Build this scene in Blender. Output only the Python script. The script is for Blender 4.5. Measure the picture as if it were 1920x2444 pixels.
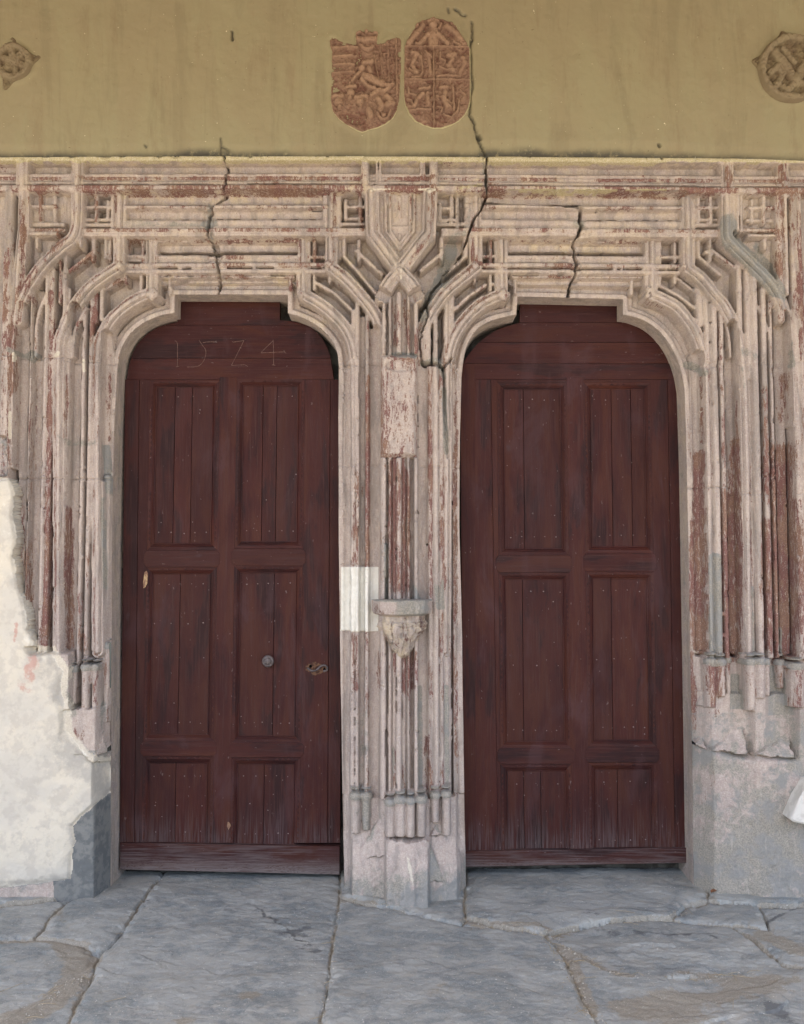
import bpy, math, random
import numpy as np
random.seed(7); rng = np.random.RandomState(11)
for o in list(bpy.data.objects): bpy.data.objects.remove(o)
SC = bpy.context.scene; COL = SC.collection
R = math.radians

# ------------------------------------------------------------------ camera, world, sun, exposure
F, D, CH, PITCH = 2088.0, 4.5, 1.72, R(3.0)
cam_d = bpy.data.cameras.new('camera'); cam = bpy.data.objects.new('camera', cam_d); COL.objects.link(cam)
cam.location = (0, -D, CH); cam.rotation_euler = (R(90) + PITCH, 0, 0)
cam_d.sensor_fit = 'VERTICAL'; cam_d.sensor_height = 36; cam_d.lens = 36 * F / 2444
cam_d.clip_start = 0.05; cam_d.clip_end = 400
SC.camera = cam
SUN_EL, SUN_AZ = R(62), R(200)     # azimuth clockwise from +Y: the sun stands behind the camera, a little to the left
w = bpy.data.worlds.new('World'); SC.world = w; w.use_nodes = True
nt = w.node_tree; bg = nt.nodes['Background']
sky = nt.nodes.new('ShaderNodeTexSky'); sky.sky_type = 'NISHITA'; sky.sun_disc = False
sky.sun_elevation = SUN_EL; sky.sun_rotation = SUN_AZ; sky.air_density = 1.0; sky.dust_density = 3.0; sky.ozone_density = 1.0
nt.links.new(sky.outputs[0], bg.inputs[0]); bg.inputs[1].default_value = 0.125
sl = bpy.data.lights.new('sun', 'SUN'); sl.energy = 3.8; sl.angle = R(0.5); sl.color = (1, 0.95, 0.87)
so = bpy.data.objects.new('sun', sl); COL.objects.link(so)
so.rotation_euler = (R(90) - SUN_EL, 0, -SUN_AZ + R(180)); so.location = (0, -8, 12)
vs = SC.view_settings; vs.view_transform = 'Standard'; vs.look = 'None'; vs.gamma = 1; vs.use_curve_mapping = False
vs.exposure = 2.1
SC.render.engine = 'CYCLES'

# ------------------------------------------------------------------ helpers
cp, sp = math.cos(PITCH), math.sin(PITCH)
def W(px, py, d=0.0):
    """point of the plane y=d that the photograph shows at px,py -> x,z"""
    px = np.asarray(px, float); py = np.asarray(py, float)
    ru = (1222 - py) / F; rx = (px - 960) / F
    t = (d + D) / (cp - ru * sp)
    return t * rx, CH + t * (sp + ru * cp)
def Wf(px, py, z=0.0):
    """point of the ground plane -> x,y"""
    ru = (1222 - py) / F; rx = (px - 960) / F
    t = (z - CH) / (sp + ru * cp)
    return t * rx, -D + t * (cp - ru * sp)
def PXY(X, Z, d):
    dy = d + D; dz = Z - CH
    fw = dy * cp + dz * sp; up = -dy * sp + dz * cp
    return 960 + F * X / fw, 1222 - F * up / fw
S = 449.0

def vnoise(X, Y, scale, seed=0, octv=4, rough=0.5, sx=1.0, sy=1.0):
    out = 0; amp = 1; tot = 0
    r = np.random.RandomState(seed)
    tab = r.rand(256, 256).astype(np.float32) * 2 - 1
    for o in range(octv):
        u = X * scale * sx + 37.7 * o + seed * 3.1; v = Y * scale * sy + 91.3 * o
        iu = np.floor(u).astype(np.int64); iv = np.floor(v).astype(np.int64)
        fu = u - iu; fv = v - iv
        fu = fu * fu * (3 - 2 * fu); fv = fv * fv * (3 - 2 * fv)
        a = tab[iu & 255, iv & 255]; b = tab[(iu + 1) & 255, iv & 255]
        c = tab[iu & 255, (iv + 1) & 255]; d_ = tab[(iu + 1) & 255, (iv + 1) & 255]
        out = out + amp * ((a * (1 - fu) + b * fu) * (1 - fv) + (c * (1 - fu) + d_ * fu) * fv)
        tot += amp; amp *= rough; scale *= 2.03
    return out / tot
def pdist(pts, X, Z):
    """signed distance to an open polyline; positive = left of its direction"""
    best = np.full(X.shape, 1e9); sg = np.ones(X.shape)
    for (ax, az), (bx, bz) in zip(pts[:-1], pts[1:]):
        dx, dz = bx - ax, bz - az; L = dx * dx + dz * dz + 1e-12
        t = np.clip(((X - ax) * dx + (Z - az) * dz) / L, 0, 1)
        ex = X - ax - t * dx; ez = Z - az - t * dz
        dd = ex * ex + ez * ez
        m = dd < best
        best = np.where(m, dd, best); sg = np.where(m, np.sign(dx * (Z - az) - dz * (X - ax)), sg)
    return np.sqrt(best), sg
def inpoly(pts, X, Z):
    c = np.zeros(X.shape, bool); n = len(pts)
    for i in range(n):
        ax, az = pts[i]; bx, bz = pts[(i + 1) % n]
        if az == bz: continue
        k = ((az > Z) != (bz > Z)) & (X < (bx - ax) * (Z - az) / (bz - az) + ax)
        c ^= k
    return c
def sstep(a, b, x):
    t = np.clip((x - a) / (b - a), 0, 1); return t * t * (3 - 2 * t)
def smooth(pts, n=6):
    """Catmull-Rom resample"""
    P = [np.array(p, float) for p in pts]; P = [2 * P[0] - P[1]] + P + [2 * P[-1] - P[-2]]
    out = []
    for i in range(1, len(P) - 2):
        for k in range(n):
            t = k / n
            out.append(tuple(0.5 * ((2 * P[i]) + (P[i + 1] - P[i - 1]) * t + (2 * P[i - 1] - 5 * P[i] + 4 * P[i + 1] - P[i + 2]) * t * t + (3 * P[i] - P[i - 1] - 3 * P[i + 1] + P[i + 2]) * t ** 3)))
    out.append(tuple(P[-2])); return out

# objects
def props(o, label=None, cat=None, group=None, kind=None):
    if label: o['label'] = label
    if cat: o['category'] = cat
    if group: o['group'] = group
    if kind: o['kind'] = kind
    return o
def empty(name, loc, label=None, cat=None, group=None, kind=None):
    o = bpy.data.objects.new(name, None); COL.objects.link(o); o.location = loc; o.empty_display_size = 0.1
    return props(o, label, cat, group, kind)
def link(name, me, mat, parent=None):
    o = bpy.data.objects.new(name, me); COL.objects.link(o)
    if mat is not None and not me.materials: me.materials.append(mat)
    if parent is not None:
        o.parent = parent
        p = parent; off = [0, 0, 0]
        while p is not None:
            off = [off[i] + p.location[i] for i in range(3)]; p = p.parent
        o.location = (-off[0], -off[1], -off[2])
    return o
def npmesh(name, V, Q, normals=None, mask=None, smooth_=True):
    me = bpy.data.meshes.new(name)
    n = len(Q); k = Q.shape[1]
    me.vertices.add(len(V)); me.vertices.foreach_set('co', np.ascontiguousarray(V, np.float32).ravel())
    me.loops.add(n * k); me.loops.foreach_set('vertex_index', np.ascontiguousarray(Q, np.int32).ravel())
    me.polygons.add(n); me.polygons.foreach_set('loop_start', np.arange(0, n * k, k, dtype=np.int32))
    try: me.polygons.foreach_set('loop_total', np.full(n, k, np.int32))
    except Exception: pass
    me.polygons.foreach_set('use_smooth', np.full(n, smooth_, bool))
    if mask is not None:
        a = me.color_attributes.new('mask', 'FLOAT_COLOR', 'POINT')
        a.data.foreach_set('color', np.ascontiguousarray(mask, np.float32).ravel())
    me.update(calc_edges=True)
    if normals is not None: me.normals_split_custom_set_from_vertices(normals.astype(np.float32))
    return me
def grid_normals(P):
    """P: rows x cols x 3 ; outward = towards -y (or +z for floors)"""
    du = np.gradient(P, axis=1); dv = np.gradient(P, axis=0)
    n = np.cross(du, dv); n /= np.linalg.norm(n, axis=2, keepdims=True) + 1e-12
    return n
def split_grid(P, keep, owner, N, M):
    """yield owner, V, Q, normals, mask ; quads wound so that the normal is du x dv"""
    r, c = keep.shape
    idx = np.arange(r * c).reshape(r, c)
    a = idx[:-1, :-1]; b = idx[:-1, 1:]; cc = idx[1:, 1:]; d = idx[1:, :-1]
    k = keep[:-1, :-1] & keep[:-1, 1:] & keep[1:, 1:] & keep[1:, :-1]
    Q = np.stack([a[k], b[k], cc[k], d[k]], 1); O = owner[:-1, :-1][k]
    order = np.argsort(O, kind='stable'); Q = Q[order]; O = O[order]
    ids, st = np.unique(O, return_index=True); st = list(st) + [len(O)]
    Pf = P.reshape(-1, 3); Nf = N.reshape(-1, 3); Mf = M.reshape(-1, 4)
    for i, oid in enumerate(ids):
        q = Q[st[i]:st[i + 1]]
        u, inv = np.unique(q, return_inverse=True)
        yield int(oid), Pf[u], inv.reshape(-1, 4), Nf[u], Mf[u]
def components(O, keep):
    k = keep[:-1, :-1] & keep[:-1, 1:] & keep[1:, 1:] & keep[1:, :-1]
    o = np.where(k, O[:-1, :-1], -1); L = np.arange(o.size).reshape(o.shape)
    def lab_():
        nonlocal L
        L = np.arange(o.size).reshape(o.shape); L[o < 0] = -1
        for _ in range(25):
            L0 = L.copy()
            for A, B in ((L, o), (L.T, o.T)):
                n = A.shape[0]
                for i in list(range(1, n)):
                    q = (B[i] == B[i - 1]) & (A[i - 1] < A[i]); A[i][q] = A[i - 1][q]
                for i in range(n - 2, -1, -1):
                    q = (B[i] == B[i + 1]) & (A[i + 1] < A[i]); A[i][q] = A[i + 1][q]
            if (L0 == L).all(): break
    for rnd_ in range(2):
        lab_()
        u, inv, cnt = np.unique(L, return_inverse=True, return_counts=True); inv = inv.reshape(L.shape)
        small = (cnt[inv] < 60) & (o >= 0)
        if rnd_ == 0:
            for _ in range(60):
                if not small.any(): break
                for sh, ax in ((1, 0), (-1, 0), (1, 1), (-1, 1)):
                    nb = np.roll(o, sh, ax); ns = np.roll(small, sh, ax)
                    q = small & ~ns & (nb >= 0); o[q] = nb[q]; small[q] = False
    CO = O.copy(); u2, first = np.unique(L[o >= 0], return_index=True)
    orig = o[o >= 0][first]; mp = dict(zip(u2.tolist(), range(len(u2))))
    idx_ = np.searchsorted(u2, np.where(L < 0, u2[0], L)); CO[:-1, :-1] = idx_
    return CO, orig
class MB:
    def __init__(s): s.v = []; s.f = []
    def poly(s, front, back):
        """prism between two equal-length outlines (front seen from -y, counter-clockwise)"""
        b = len(s.v); n = len(front); s.v += list(front) + list(back)
        s.f.append([b + i for i in range(n)])
        for i in range(n):
            j = (i + 1) % n; s.f.append([b + j, b + i, b + n + i, b + n + j])
        s.f.append([b + n + i for i in reversed(range(n))])
    def box(s, x0, x1, y0, y1, z0, z1, be=0.0):
        """box whose front (y0) edges are eased by be"""
        b = len(s.v)
        s.v += [(x0 + be, y0, z0 + be), (x1 - be, y0, z0 + be), (x1 - be, y0, z1 - be), (x0 + be, y0, z1 - be),
                (x0, y0 + be, z0), (x1, y0 + be, z0), (x1, y0 + be, z1), (x0, y0 + be, z1),
                (x0, y1, z0), (x1, y1, z0), (x1, y1, z1), (x0, y1, z1)]
        q = [(0, 1, 2, 3)]
        for i in range(4):
            j = (i + 1) % 4; q += [(i, 4 + i, 4 + j, j), (4 + i, 8 + i, 8 + j, 4 + j)]
        q.append((11, 10, 9, 8))
        s.f += [[b + i for i in f] for f in q]
    def mesh(s, name, sm=False):
        me = bpy.data.meshes.new(name); me.from_pydata([tuple(map(float, v)) for v in s.v], [], s.f); me.update()
        if sm: me.polygons.foreach_set('use_smooth', [True] * len(me.polygons))
        return me
    def build(s, name, mat, parent=None, sm=False): return link(name, s.mesh(name, sm), mat, parent)

# ------------------------------------------------------------------ materials
class NT:
    def __init__(s, name):
        s.m = bpy.data.materials.new(name); s.m.use_nodes = True; s.t = s.m.node_tree
        s.b = s.t.nodes['Principled BSDF']; s.tc = s.t.nodes.new('ShaderNodeTexCoord')
    def n(s, typ, **kw):
        nd = s.t.nodes.new(typ)
        for k, v in kw.items():
            if k in nd.inputs: s.put(nd.inputs[k], v)
            else: setattr(nd, k, v)
        return nd
    def put(s, sock, v):
        if isinstance(v, bpy.types.NodeSocket): s.t.links.new(v, sock)
        else:
            if isinstance(v, tuple) and len(v) == 3 and sock.type == 'RGBA': v = v + (1,)
            sock.default_value = v
    def co(s, scale=(1, 1, 1), rot=(0, 0, 0), loc=(0, 0, 0)):
        mp = s.t.nodes.new('ShaderNodeMapping'); s.put(mp.inputs[0], s.tc.outputs['Object'])
        mp.inputs['Scale'].default_value = scale; mp.inputs['Rotation'].default_value = rot; mp.inputs['Location'].default_value = loc
        return mp.outputs[0]
    def noise(s, vec, scale, detail=5, rough=0.6, dist=0.0):
        nd = s.t.nodes.new('ShaderNodeTexNoise'); s.put(nd.inputs['Vector'], vec)
        nd.inputs['Scale'].default_value = scale; nd.inputs['Detail'].default_value = detail
        nd.inputs['Roughness'].default_value = rough; nd.inputs['Distortion'].default_value = dist
        return nd.outputs[0]
    def math(s, op, a, b=0.0, c=0.0):
        nd = s.t.nodes.new('ShaderNodeMath'); nd.operation = op
        s.put(nd.inputs[0], a); s.put(nd.inputs[1], b); s.put(nd.inputs[2], c); return nd.outputs[0]
    def rng(s, v, a, b, c=0.0, d=1.0, sm=True):
        nd = s.t.nodes.new('ShaderNodeMapRange'); nd.interpolation_type = 'SMOOTHSTEP' if sm else 'LINEAR'
        s.put(nd.inputs[0], v); nd.inputs[1].default_value = a; nd.inputs[2].default_value = b
        nd.inputs[3].default_value = c; nd.inputs[4].default_value = d; return nd.outputs[0]
    def mix(s, f, a, b, mode='MIX'):
        nd = s.t.nodes.new('ShaderNodeMix'); nd.data_type = 'RGBA'; nd.blend_type = mode
        s.put(nd.inputs[0], f); s.put(nd.inputs[6], a); s.put(nd.inputs[7], b); return nd.outputs[2]
    def mask(s):
        a = s.t.nodes.new('ShaderNodeAttribute'); a.attribute_name = 'mask'
        sep = s.t.nodes.new('ShaderNodeSeparateColor'); s.t.links.new(a.outputs['Color'], sep.inputs[0])
        return sep.outputs[0], sep.outputs[1], sep.outputs[2], a.outputs['Alpha']
    def bump(s, h, strength, dist=0.01, prev=None):
        nd = s.t.nodes.new('ShaderNodeBump'); s.put(nd.inputs['Height'], h)
        nd.inputs['Strength'].default_value = strength; nd.inputs['Distance'].default_value = dist
        if prev is not None: s.t.links.new(prev, nd.inputs['Normal'])
        return nd.outputs[0]
    def out(s, col, rough=0.9, normal=None, spec=0.2):
        s.put(s.b.inputs['Base Color'], col); s.put(s.b.inputs['Roughness'], rough)
        s.b.inputs['Specular IOR Level'].default_value = spec
        if normal is not None: s.t.links.new(normal, s.b.inputs['Normal'])
        return s.m

def mat_stone(name='painted stone', bump=0.5):
    m = NT(name); r, g, b, al = m.mask()
    p = m.co(); ps = m.co((1.3, 1.3, 0.28)); ps2 = m.co((1, 1, 0.5), loc=(3, 1, 7))
    big = m.noise(p, 2.2, 4, 0.6); med = m.noise(p, 11, 6, 0.65); fine = m.noise(p, 140, 6, 0.75); vf = m.noise(p, 420, 3, 0.7)
    base = m.mix(m.rng(big, 0.43, 0.57), (0.415, 0.342, 0.300), (0.350, 0.288, 0.262))
    base = m.mix(m.math('MULTIPLY', m.rng(med, 0.44, 0.58), m.math('MINIMUM', m.math('MULTIPLY', al, 4.0), 1.0)), base, (0.46, 0.375, 0.265))
    base = m.mix(m.rng(m.noise(ps, 18, 6, 0.7), 0.50, 0.60, 0, 0.55), base, (0.27, 0.225, 0.21))
    base = m.mix(m.rng(fine, 0.43, 0.60, 0.0, 0.35), base, (0.60, 0.53, 0.46))
    base = m.mix(m.rng(m.noise(m.co((1.4, 1.4, 0.6), loc=(5, 2, 1)), 33, 8, 0.75, 0.4), 0.50, 0.66, 0, 0.55), base, (0.345, 0.265, 0.235))
    base = m.mix(m.rng(m.noise(m.co(loc=(1, 9, 4)), 52, 8, 0.78), 0.54, 0.66, 0, 0.6), base, (0.585, 0.515, 0.44))
    base = m.mix(m.rng(m.noise(m.co((1.5, 1.5, 0.22), loc=(2, 6, 3)), 8, 7, 0.7, 0.5), 0.50, 0.61, 0, 0.55), base, (0.235, 0.205, 0.185))
    # lime wash on top of everything, the paint and bare stone showing where it flaked
    flake = m.math('ADD', m.math('MULTIPLY', m.noise(ps, 26, 9, 0.72, 0.6), 0.75), m.math('MULTIPLY', m.noise(p, 95, 6, 0.7), 0.25))
    rv = m.math('SUBTRACT', m.math('ADD', flake, m.math('MULTIPLY', r, 0.37)), 0.640)
    rf = m.rng(rv, 0.0, 0.018)
    rem = m.rng(m.math('SUBTRACT', m.noise(ps, 70, 8, 0.75, 0.3), m.math('MULTIPLY', r, 0.12)), 0.455, 0.475)
    rf = m.math('MULTIPLY', rf, m.math('SUBTRACT', 1.0, m.math('MULTIPLY', rem, 0.85)))
    redc = m.mix(m.rng(m.noise(ps2, 9, 5, 0.6), 0.45, 0.56), (0.195, 0.098, 0.083), (0.245, 0.150, 0.105))
    redc = m.mix(m.rng(fine, 0.43, 0.57, 0, 0.6), redc, (0.150, 0.080, 0.073))
    spk = m.rng(m.noise(p, 210, 3, 0.6), 0.625, 0.66)
    redc = m.mix(spk, redc, (0.52, 0.44, 0.37))
    col = m.mix(rf, base, redc)
    gv = m.rng(m.math('ADD', m.math('MULTIPLY', m.noise(p, 16, 7, 0.7, 0.4), 0.6), m.math('MULTIPLY', g, 0.62)), 0.56, 0.68, 0, 0.9)
    grey = m.mix(m.rng(fine, 0.43, 0.57), (0.21, 0.20, 0.175), (0.32, 0.295, 0.25))
    grey = m.mix(m.rng(m.noise(p, 6, 5, 0.6), 0.45, 0.58, 0, 0.8), grey, (0.225, 0.228, 0.222))
    grey = m.mix(m.rng(m.noise(ps, 30, 8, 0.75), 0.56, 0.66, 0, 0.55), grey, (0.44, 0.40, 0.35))
    col = m.mix(gv, col, grey)
    bv = m.rng(m.math('ADD', m.math('MULTIPLY', m.noise(p, 34, 6, 0.7), 0.5), m.math('MULTIPLY', b, 0.7)), 0.58, 0.66, 0, 0.95)
    col = m.mix(bv, col, m.mix(m.rng(fine, 0.43, 0.57), (0.60, 0.55, 0.45), (0.52, 0.46, 0.38)))
    # yellow-olive wall paint slopped over the top edge
    yv = m.rng(m.math('ADD', m.math('MULTIPLY', m.noise(p, 22, 6, 0.7), 0.5), m.math('MULTIPLY', al, 0.7)), 0.60, 0.70, 0, 0.85)
    col = m.mix(yv, col, m.mix(m.rng(fine, 0.46, 0.57), (0.40, 0.35, 0.19), (0.52, 0.47, 0.33)))
    pits = m.rng(m.noise(p, 75, 6, 0.8), 0.640, 0.67)
    col = m.mix(m.math('MULTIPLY', pits, 0.75), col, (0.11, 0.065, 0.05))
    h = m.math('ADD', m.math('MULTIPLY', fine, 0.8), m.math('ADD', m.math('MULTIPLY', m.noise(p, 45, 6, 0.65), 0.9), m.math('MULTIPLY', rf, -0.45)))
    h = m.math('SUBTRACT', h, m.math('MULTIPLY', pits, 0.8))
    nrm = m.bump(h, bump, 0.006)
    return m.out(col, m.rng(med, 0.3, 0.7, 0.75, 0.95), nrm, 0.25)
def mat_plaster_upper():
    m = NT('olive plaster'); r, g, b, al = m.mask(); p = m.co(); pv = m.co((1.6, 1, 0.35))
    big = m.noise(pv, 1.6, 5, 0.62, 0.5); med = m.noise(p, 7, 7, 0.62); fine = m.noise(p, 160, 5, 0.7)
    col = m.mix(m.rng(big, 0.43, 0.57), (0.258, 0.229, 0.136), (0.248, 0.210, 0.126))
    col = m.mix(m.rng(med, 0.46, 0.60, 0, 0.5), col, (0.255, 0.220, 0.130))
    col = m.mix(m.rng(m.noise(pv, 5, 6, 0.7), 0.53, 0.68, 0, 0.30), col, (0.175, 0.120, 0.070))
    col = m.mix(m.rng(m.noise(m.co((2.2, 1, 0.30), loc=(1, 0, 3)), 3, 7, 0.66, 0.7), 0.50, 0.64, 0, 0.30), col, (0.165, 0.135, 0.080))
    col = m.mix(m.math('MULTIPLY', r, m.rng(m.noise(p, 30, 6, 0.7), 0.3, 0.5)), col, (0.075, 0.07, 0.055))      # dirt line and painted-in shadow above the cornice; dark cracks too
    col = m.mix(m.math('MULTIPLY', g, 0.8), col, (0.34, 0.30, 0.18))                                           # newer paint, rims of the shields
    spk = m.rng(m.noise(p, 60, 3, 0.6), 0.735, 0.745)
    col = m.mix(spk, col, (0.62, 0.56, 0.40))
    spd = m.rng(m.noise(m.co(loc=(4, 0, 2)), 48, 3, 0.7), 0.70, 0.72)
    col = m.mix(m.math('MULTIPLY', spd, 0.6), col, (0.12, 0.09, 0.05))
    h = m.math('ADD', m.math('MULTIPLY', m.noise(p, 24, 8, 0.66), 1.0), m.math('MULTIPLY', fine, 0.22))
    return m.out(col, 0.72, m.bump(h, 0.42, 0.008), 0.3)
def mat_plaster_low():
    m = NT('cream lime plaster'); r, g, b, al = m.mask(); p = m.co()
    big = m.noise(p, 2.6, 6, 0.6, 0.4); med = m.noise(p, 13, 8, 0.66); fine = m.noise(p, 130, 6, 0.72)
    col = m.mix(m.rng(big, 0.43, 0.57), (0.60, 0.545, 0.45), (0.54, 0.50, 0.43))
    col = m.mix(m.rng(med, 0.47, 0.58, 0, 0.55), col, (0.45, 0.41, 0.355))
    col = m.mix(m.rng(m.math('ADD', m.noise(p, 30, 8, 0.7), m.math('MULTIPLY', g, 0.5)), 0.62, 1.05, 0, 0.75), col, (0.36, 0.335, 0.30))
    col = m.mix(m.rng(m.math('ADD', m.noise(p, 20, 7, 0.7), m.math('MULTIPLY', r, 0.5)), 0.74, 0.95, 0, 0.6), col, (0.43, 0.20, 0.16))
    col = m.mix(m.rng(m.math('ADD', m.noise(p, 24, 7, 0.7), m.math('MULTIPLY', b, 0.5)), 0.66, 0.9, 0, 0.8), col, (0.68, 0.64, 0.56))
    h = m.math('ADD', m.math('MULTIPLY', m.noise(p, 26, 8, 0.68), 1.0), m.math('MULTIPLY', fine, 0.35))
    return m.out(col, 0.93, m.bump(h, 0.55, 0.009), 0.2)
def mat_wood(name, horiz=False, tone=0.0):
    m = NT(name)
    obj = m.t.nodes.new('ShaderNodeObjectInfo'); rnd = obj.outputs['Random']
    off = m.t.nodes.new('ShaderNodeCombineXYZ'); m.put(off.inputs[0], m.math('MULTIPLY', rnd, 31)); m.put(off.inputs[2], m.math('MULTIPLY', rnd, 57))
    add = m.t.nodes.new('ShaderNodeVectorMath'); add.operation = 'ADD'; m.put(add.inputs[0], m.tc.outputs['Object']); m.put(add.inputs[1], off.outputs[0])
    def co(sc):
        mp = m.t.nodes.new('ShaderNodeMapping'); m.put(mp.inputs[0], add.outputs[0])
        mp.inputs['Scale'].default_value = (sc[1], 1, sc[0]) if horiz else (sc[0], 1, sc[1]); return mp.outputs[0]
    grain = m.noise(co((1, 0.035)), 130, 6, 0.65, 0.15)
    rings = m.noise(co((1, 0.10)), 26, 5, 0.6, 1.2)
    ringl = m.math('ABSOLUTE', m.math('SINE', m.math('MULTIPLY', rings, 42)))
    blot = m.noise(co((1, 0.45)), 5, 5, 0.6)
    stain = m.noise(co((1, 0.2)), 9, 5, 0.6, 0.4)
    col = m.mix(m.rng(blot, 0.43, 0.57), (0.047, 0.0112, 0.0090), (0.038, 0.0100, 0.0092))
    col = m.mix(m.rng(stain, 0.49, 0.60, 0, 0.7), col, (0.060, 0.0175, 0.0105))
    col = m.mix(m.rng(stain, 0.38, 0.46, 0.75, 0), col, (0.018, 0.0075, 0.0085))
    col = m.mix(m.rng(grain, 0.48, 0.68, 0, 0.7), col, (0.058, 0.024, 0.021))
    col = m.mix(m.rng(ringl, 0.0, 0.25, 0.5, 0), col, (0.016, 0.007, 0.0065))
    col = m.mix(m.rng(m.noise(m.co((1.4, 1, 0.5)), 3.4, 5, 0.65, 0.6), 0.52, 0.66, 0, 0.40), col, (0.068, 0.034, 0.038))   # faded, chalky paint
    col = m.mix(m.math('MULTIPLY', rnd, 0.28), col, (0.023, 0.0095, 0.009))
    # knots
    vor = m.t.nodes.new('ShaderNodeTexVoronoi'); m.put(vor.inputs['Vector'], co((1, 0.55))); vor.inputs['Scale'].default_value = 7.5
    kn = m.rng(vor.outputs['Distance'], 0.05, 0.13, 1, 0)
    gate = m.rng(m.noise(co((1, 1)), 5.2, 2, 0.5), 0.55, 0.6)
    kn = m.math('MULTIPLY', kn, gate)
    ringk = m.math('ABSOLUTE', m.math('SINE', m.math('MULTIPLY', vor.outputs['Distance'], 150)))
    col = m.mix(m.math('MULTIPLY', kn, m.rng(ringk, 0.2, 0.8, 0.35, 0.9)), col, (0.05, 0.028, 0.029))
    # bleached, scoured foot of the door
    sepx = m.t.nodes.new('ShaderNodeSeparateXYZ'); m.put(sepx.inputs[0], m.tc.outputs['Object'])
    low = m.rng(sepx.outputs[2], 0.0, 0.42, 1, 0)
    lowf = m.math('MULTIPLY', low, m.rng(m.math('ADD', grain, m.math('MULTIPLY', blot, 0.4)), 0.60, 0.86))
    col = m.mix(m.math('MULTIPLY', lowf, 0.75), col, (0.12, 0.095, 0.095))
    foot = m.rng(sepx.outputs[2], 0.02, 0.13, 1, 0)
    ff = m.math('MULTIPLY', foot, m.rng(ringl, 0.25, 0.75, 0.35, 1.0))
    col = m.mix(m.math('MULTIPLY', ff, 0.85), col, (0.16, 0.135, 0.13))
    sc = m.rng(m.noise(co((1, 0.4)), 75, 2, 0.5), 0.735, 0.75)
    col = m.mix(m.math('MULTIPLY', sc, 0.6), col, (0.14, 0.105, 0.10))
    h = m.math('ADD', m.math('MULTIPLY', grain, 0.8), m.math('MULTIPLY', ringl, 0.18))
    return m.out(col, m.rng(blot, 0.3, 0.7, 0.50, 0.68), m.bump(h, 0.45, 0.003), 0.16)
def mat_simple(name, c1, c2, scale=20, rough=0.8, spec=0.3, bump=0.3, metal=0.0):
    m = NT(name); p = m.co()
    n1 = m.noise(p, scale, 7, 0.65, 0.2)
    col = m.mix(m.rng(n1, 0.43, 0.57), c1, c2)
    m.b.inputs['Metallic'].default_value = metal
    return m.out(col, rough, m.bump(m.noise(p, scale * 4, 6, 0.65), bump, 0.004), spec)
def mat_slate():
    m = NT('blue grey slate'); r, g, b, al = m.mask()
    obj = m.t.nodes.new('ShaderNodeObjectInfo'); rnd = obj.outputs['Random']
    p = m.co(); pl = m.co((0.9, 1.5, 1), rot=(0, 0, R(-24)))
    big = m.noise(p, 3.4, 7, 0.66, 0.8); lay = m.noise(pl, 7, 9, 0.66, 0.9); med = m.noise(p, 17, 8, 0.7, 0.3); fine = m.noise(p, 170, 6, 0.75)
    col = m.mix(m.rng(big, 0.43, 0.57), (0.160, 0.184, 0.192), (0.290, 0.302, 0.292))
    col = m.mix(m.math('MULTIPLY', rnd, 0.25), col, (0.20, 0.205, 0.195))
    col = m.mix(m.rng(lay, 0.50, 0.58, 0, 0.38), col, (0.32, 0.322, 0.30))
    col = m.mix(m.rng(lay, 0.38, 0.46, 0.5, 0), col, (0.13, 0.145, 0.158))
    col = m.mix(m.rng(med, 0.49, 0.60, 0, 0.4), col, (0.28, 0.27, 0.235))
    col = m.mix(m.rng(fine, 0.46, 0.56, 0, 0.38), col, (0.36, 0.355, 0.33))
    dark = m.rng(m.math('ADD', m.noise(p, 12, 7, 0.7), m.math('MULTIPLY', b, 0.5)), 0.72, 0.85, 0, 0.75)
    col = m.mix(dark, col, (0.085, 0.09, 0.096))
    rv = m.rng(m.math('ADD', m.noise(p, 15, 8, 0.7, 0.3), m.math('MULTIPLY', r, 0.55)), 0.70, 0.88, 0, 0.85)      # dust and sand
    col = m.mix(rv, col, m.mix(m.rng(fine, 0.43, 0.57), (0.215, 0.19, 0.15), (0.29, 0.265, 0.22)))
    gv = m.rng(m.math('ADD', m.noise(p, 20, 8, 0.7), m.math('MULTIPLY', g, 0.55)), 0.74, 0.92, 0, 0.8)
    col = m.mix(gv, col, (0.33, 0.325, 0.30))
    spk = m.rng(m.noise(p, 95, 2, 0.5), 0.71, 0.73)
    col = m.mix(spk, col, (0.50, 0.49, 0.45))
    h = m.math('ADD', m.math('MULTIPLY', m.noise(pl, 16, 9, 0.7, 0.6), 1.0), m.math('MULTIPLY', fine, 0.25))
    return m.out(col, m.rng(big, 0.3, 0.7, 0.62, 0.8), m.bump(h, 0.6, 0.010), 0.35)
M_STONE = mat_stone(); M_PU = mat_plaster_upper(); M_PL = mat_plaster_low()
M_REP = mat_simple('fresh white limestone', (0.62, 0.60, 0.54), (0.68, 0.66, 0.60), 30, 0.85, 0.2, 0.15)
M_FOOT = mat_simple('dark grey footstone', (0.125, 0.130, 0.130), (0.185, 0.185, 0.175), 16, 0.85, 0.25, 0.7)
M_WV = mat_wood('dark red wood upright grain'); M_WH = mat_wood('dark red wood level grain', True)
M_SLATE = mat_slate()
M_SHIELD = None

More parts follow.
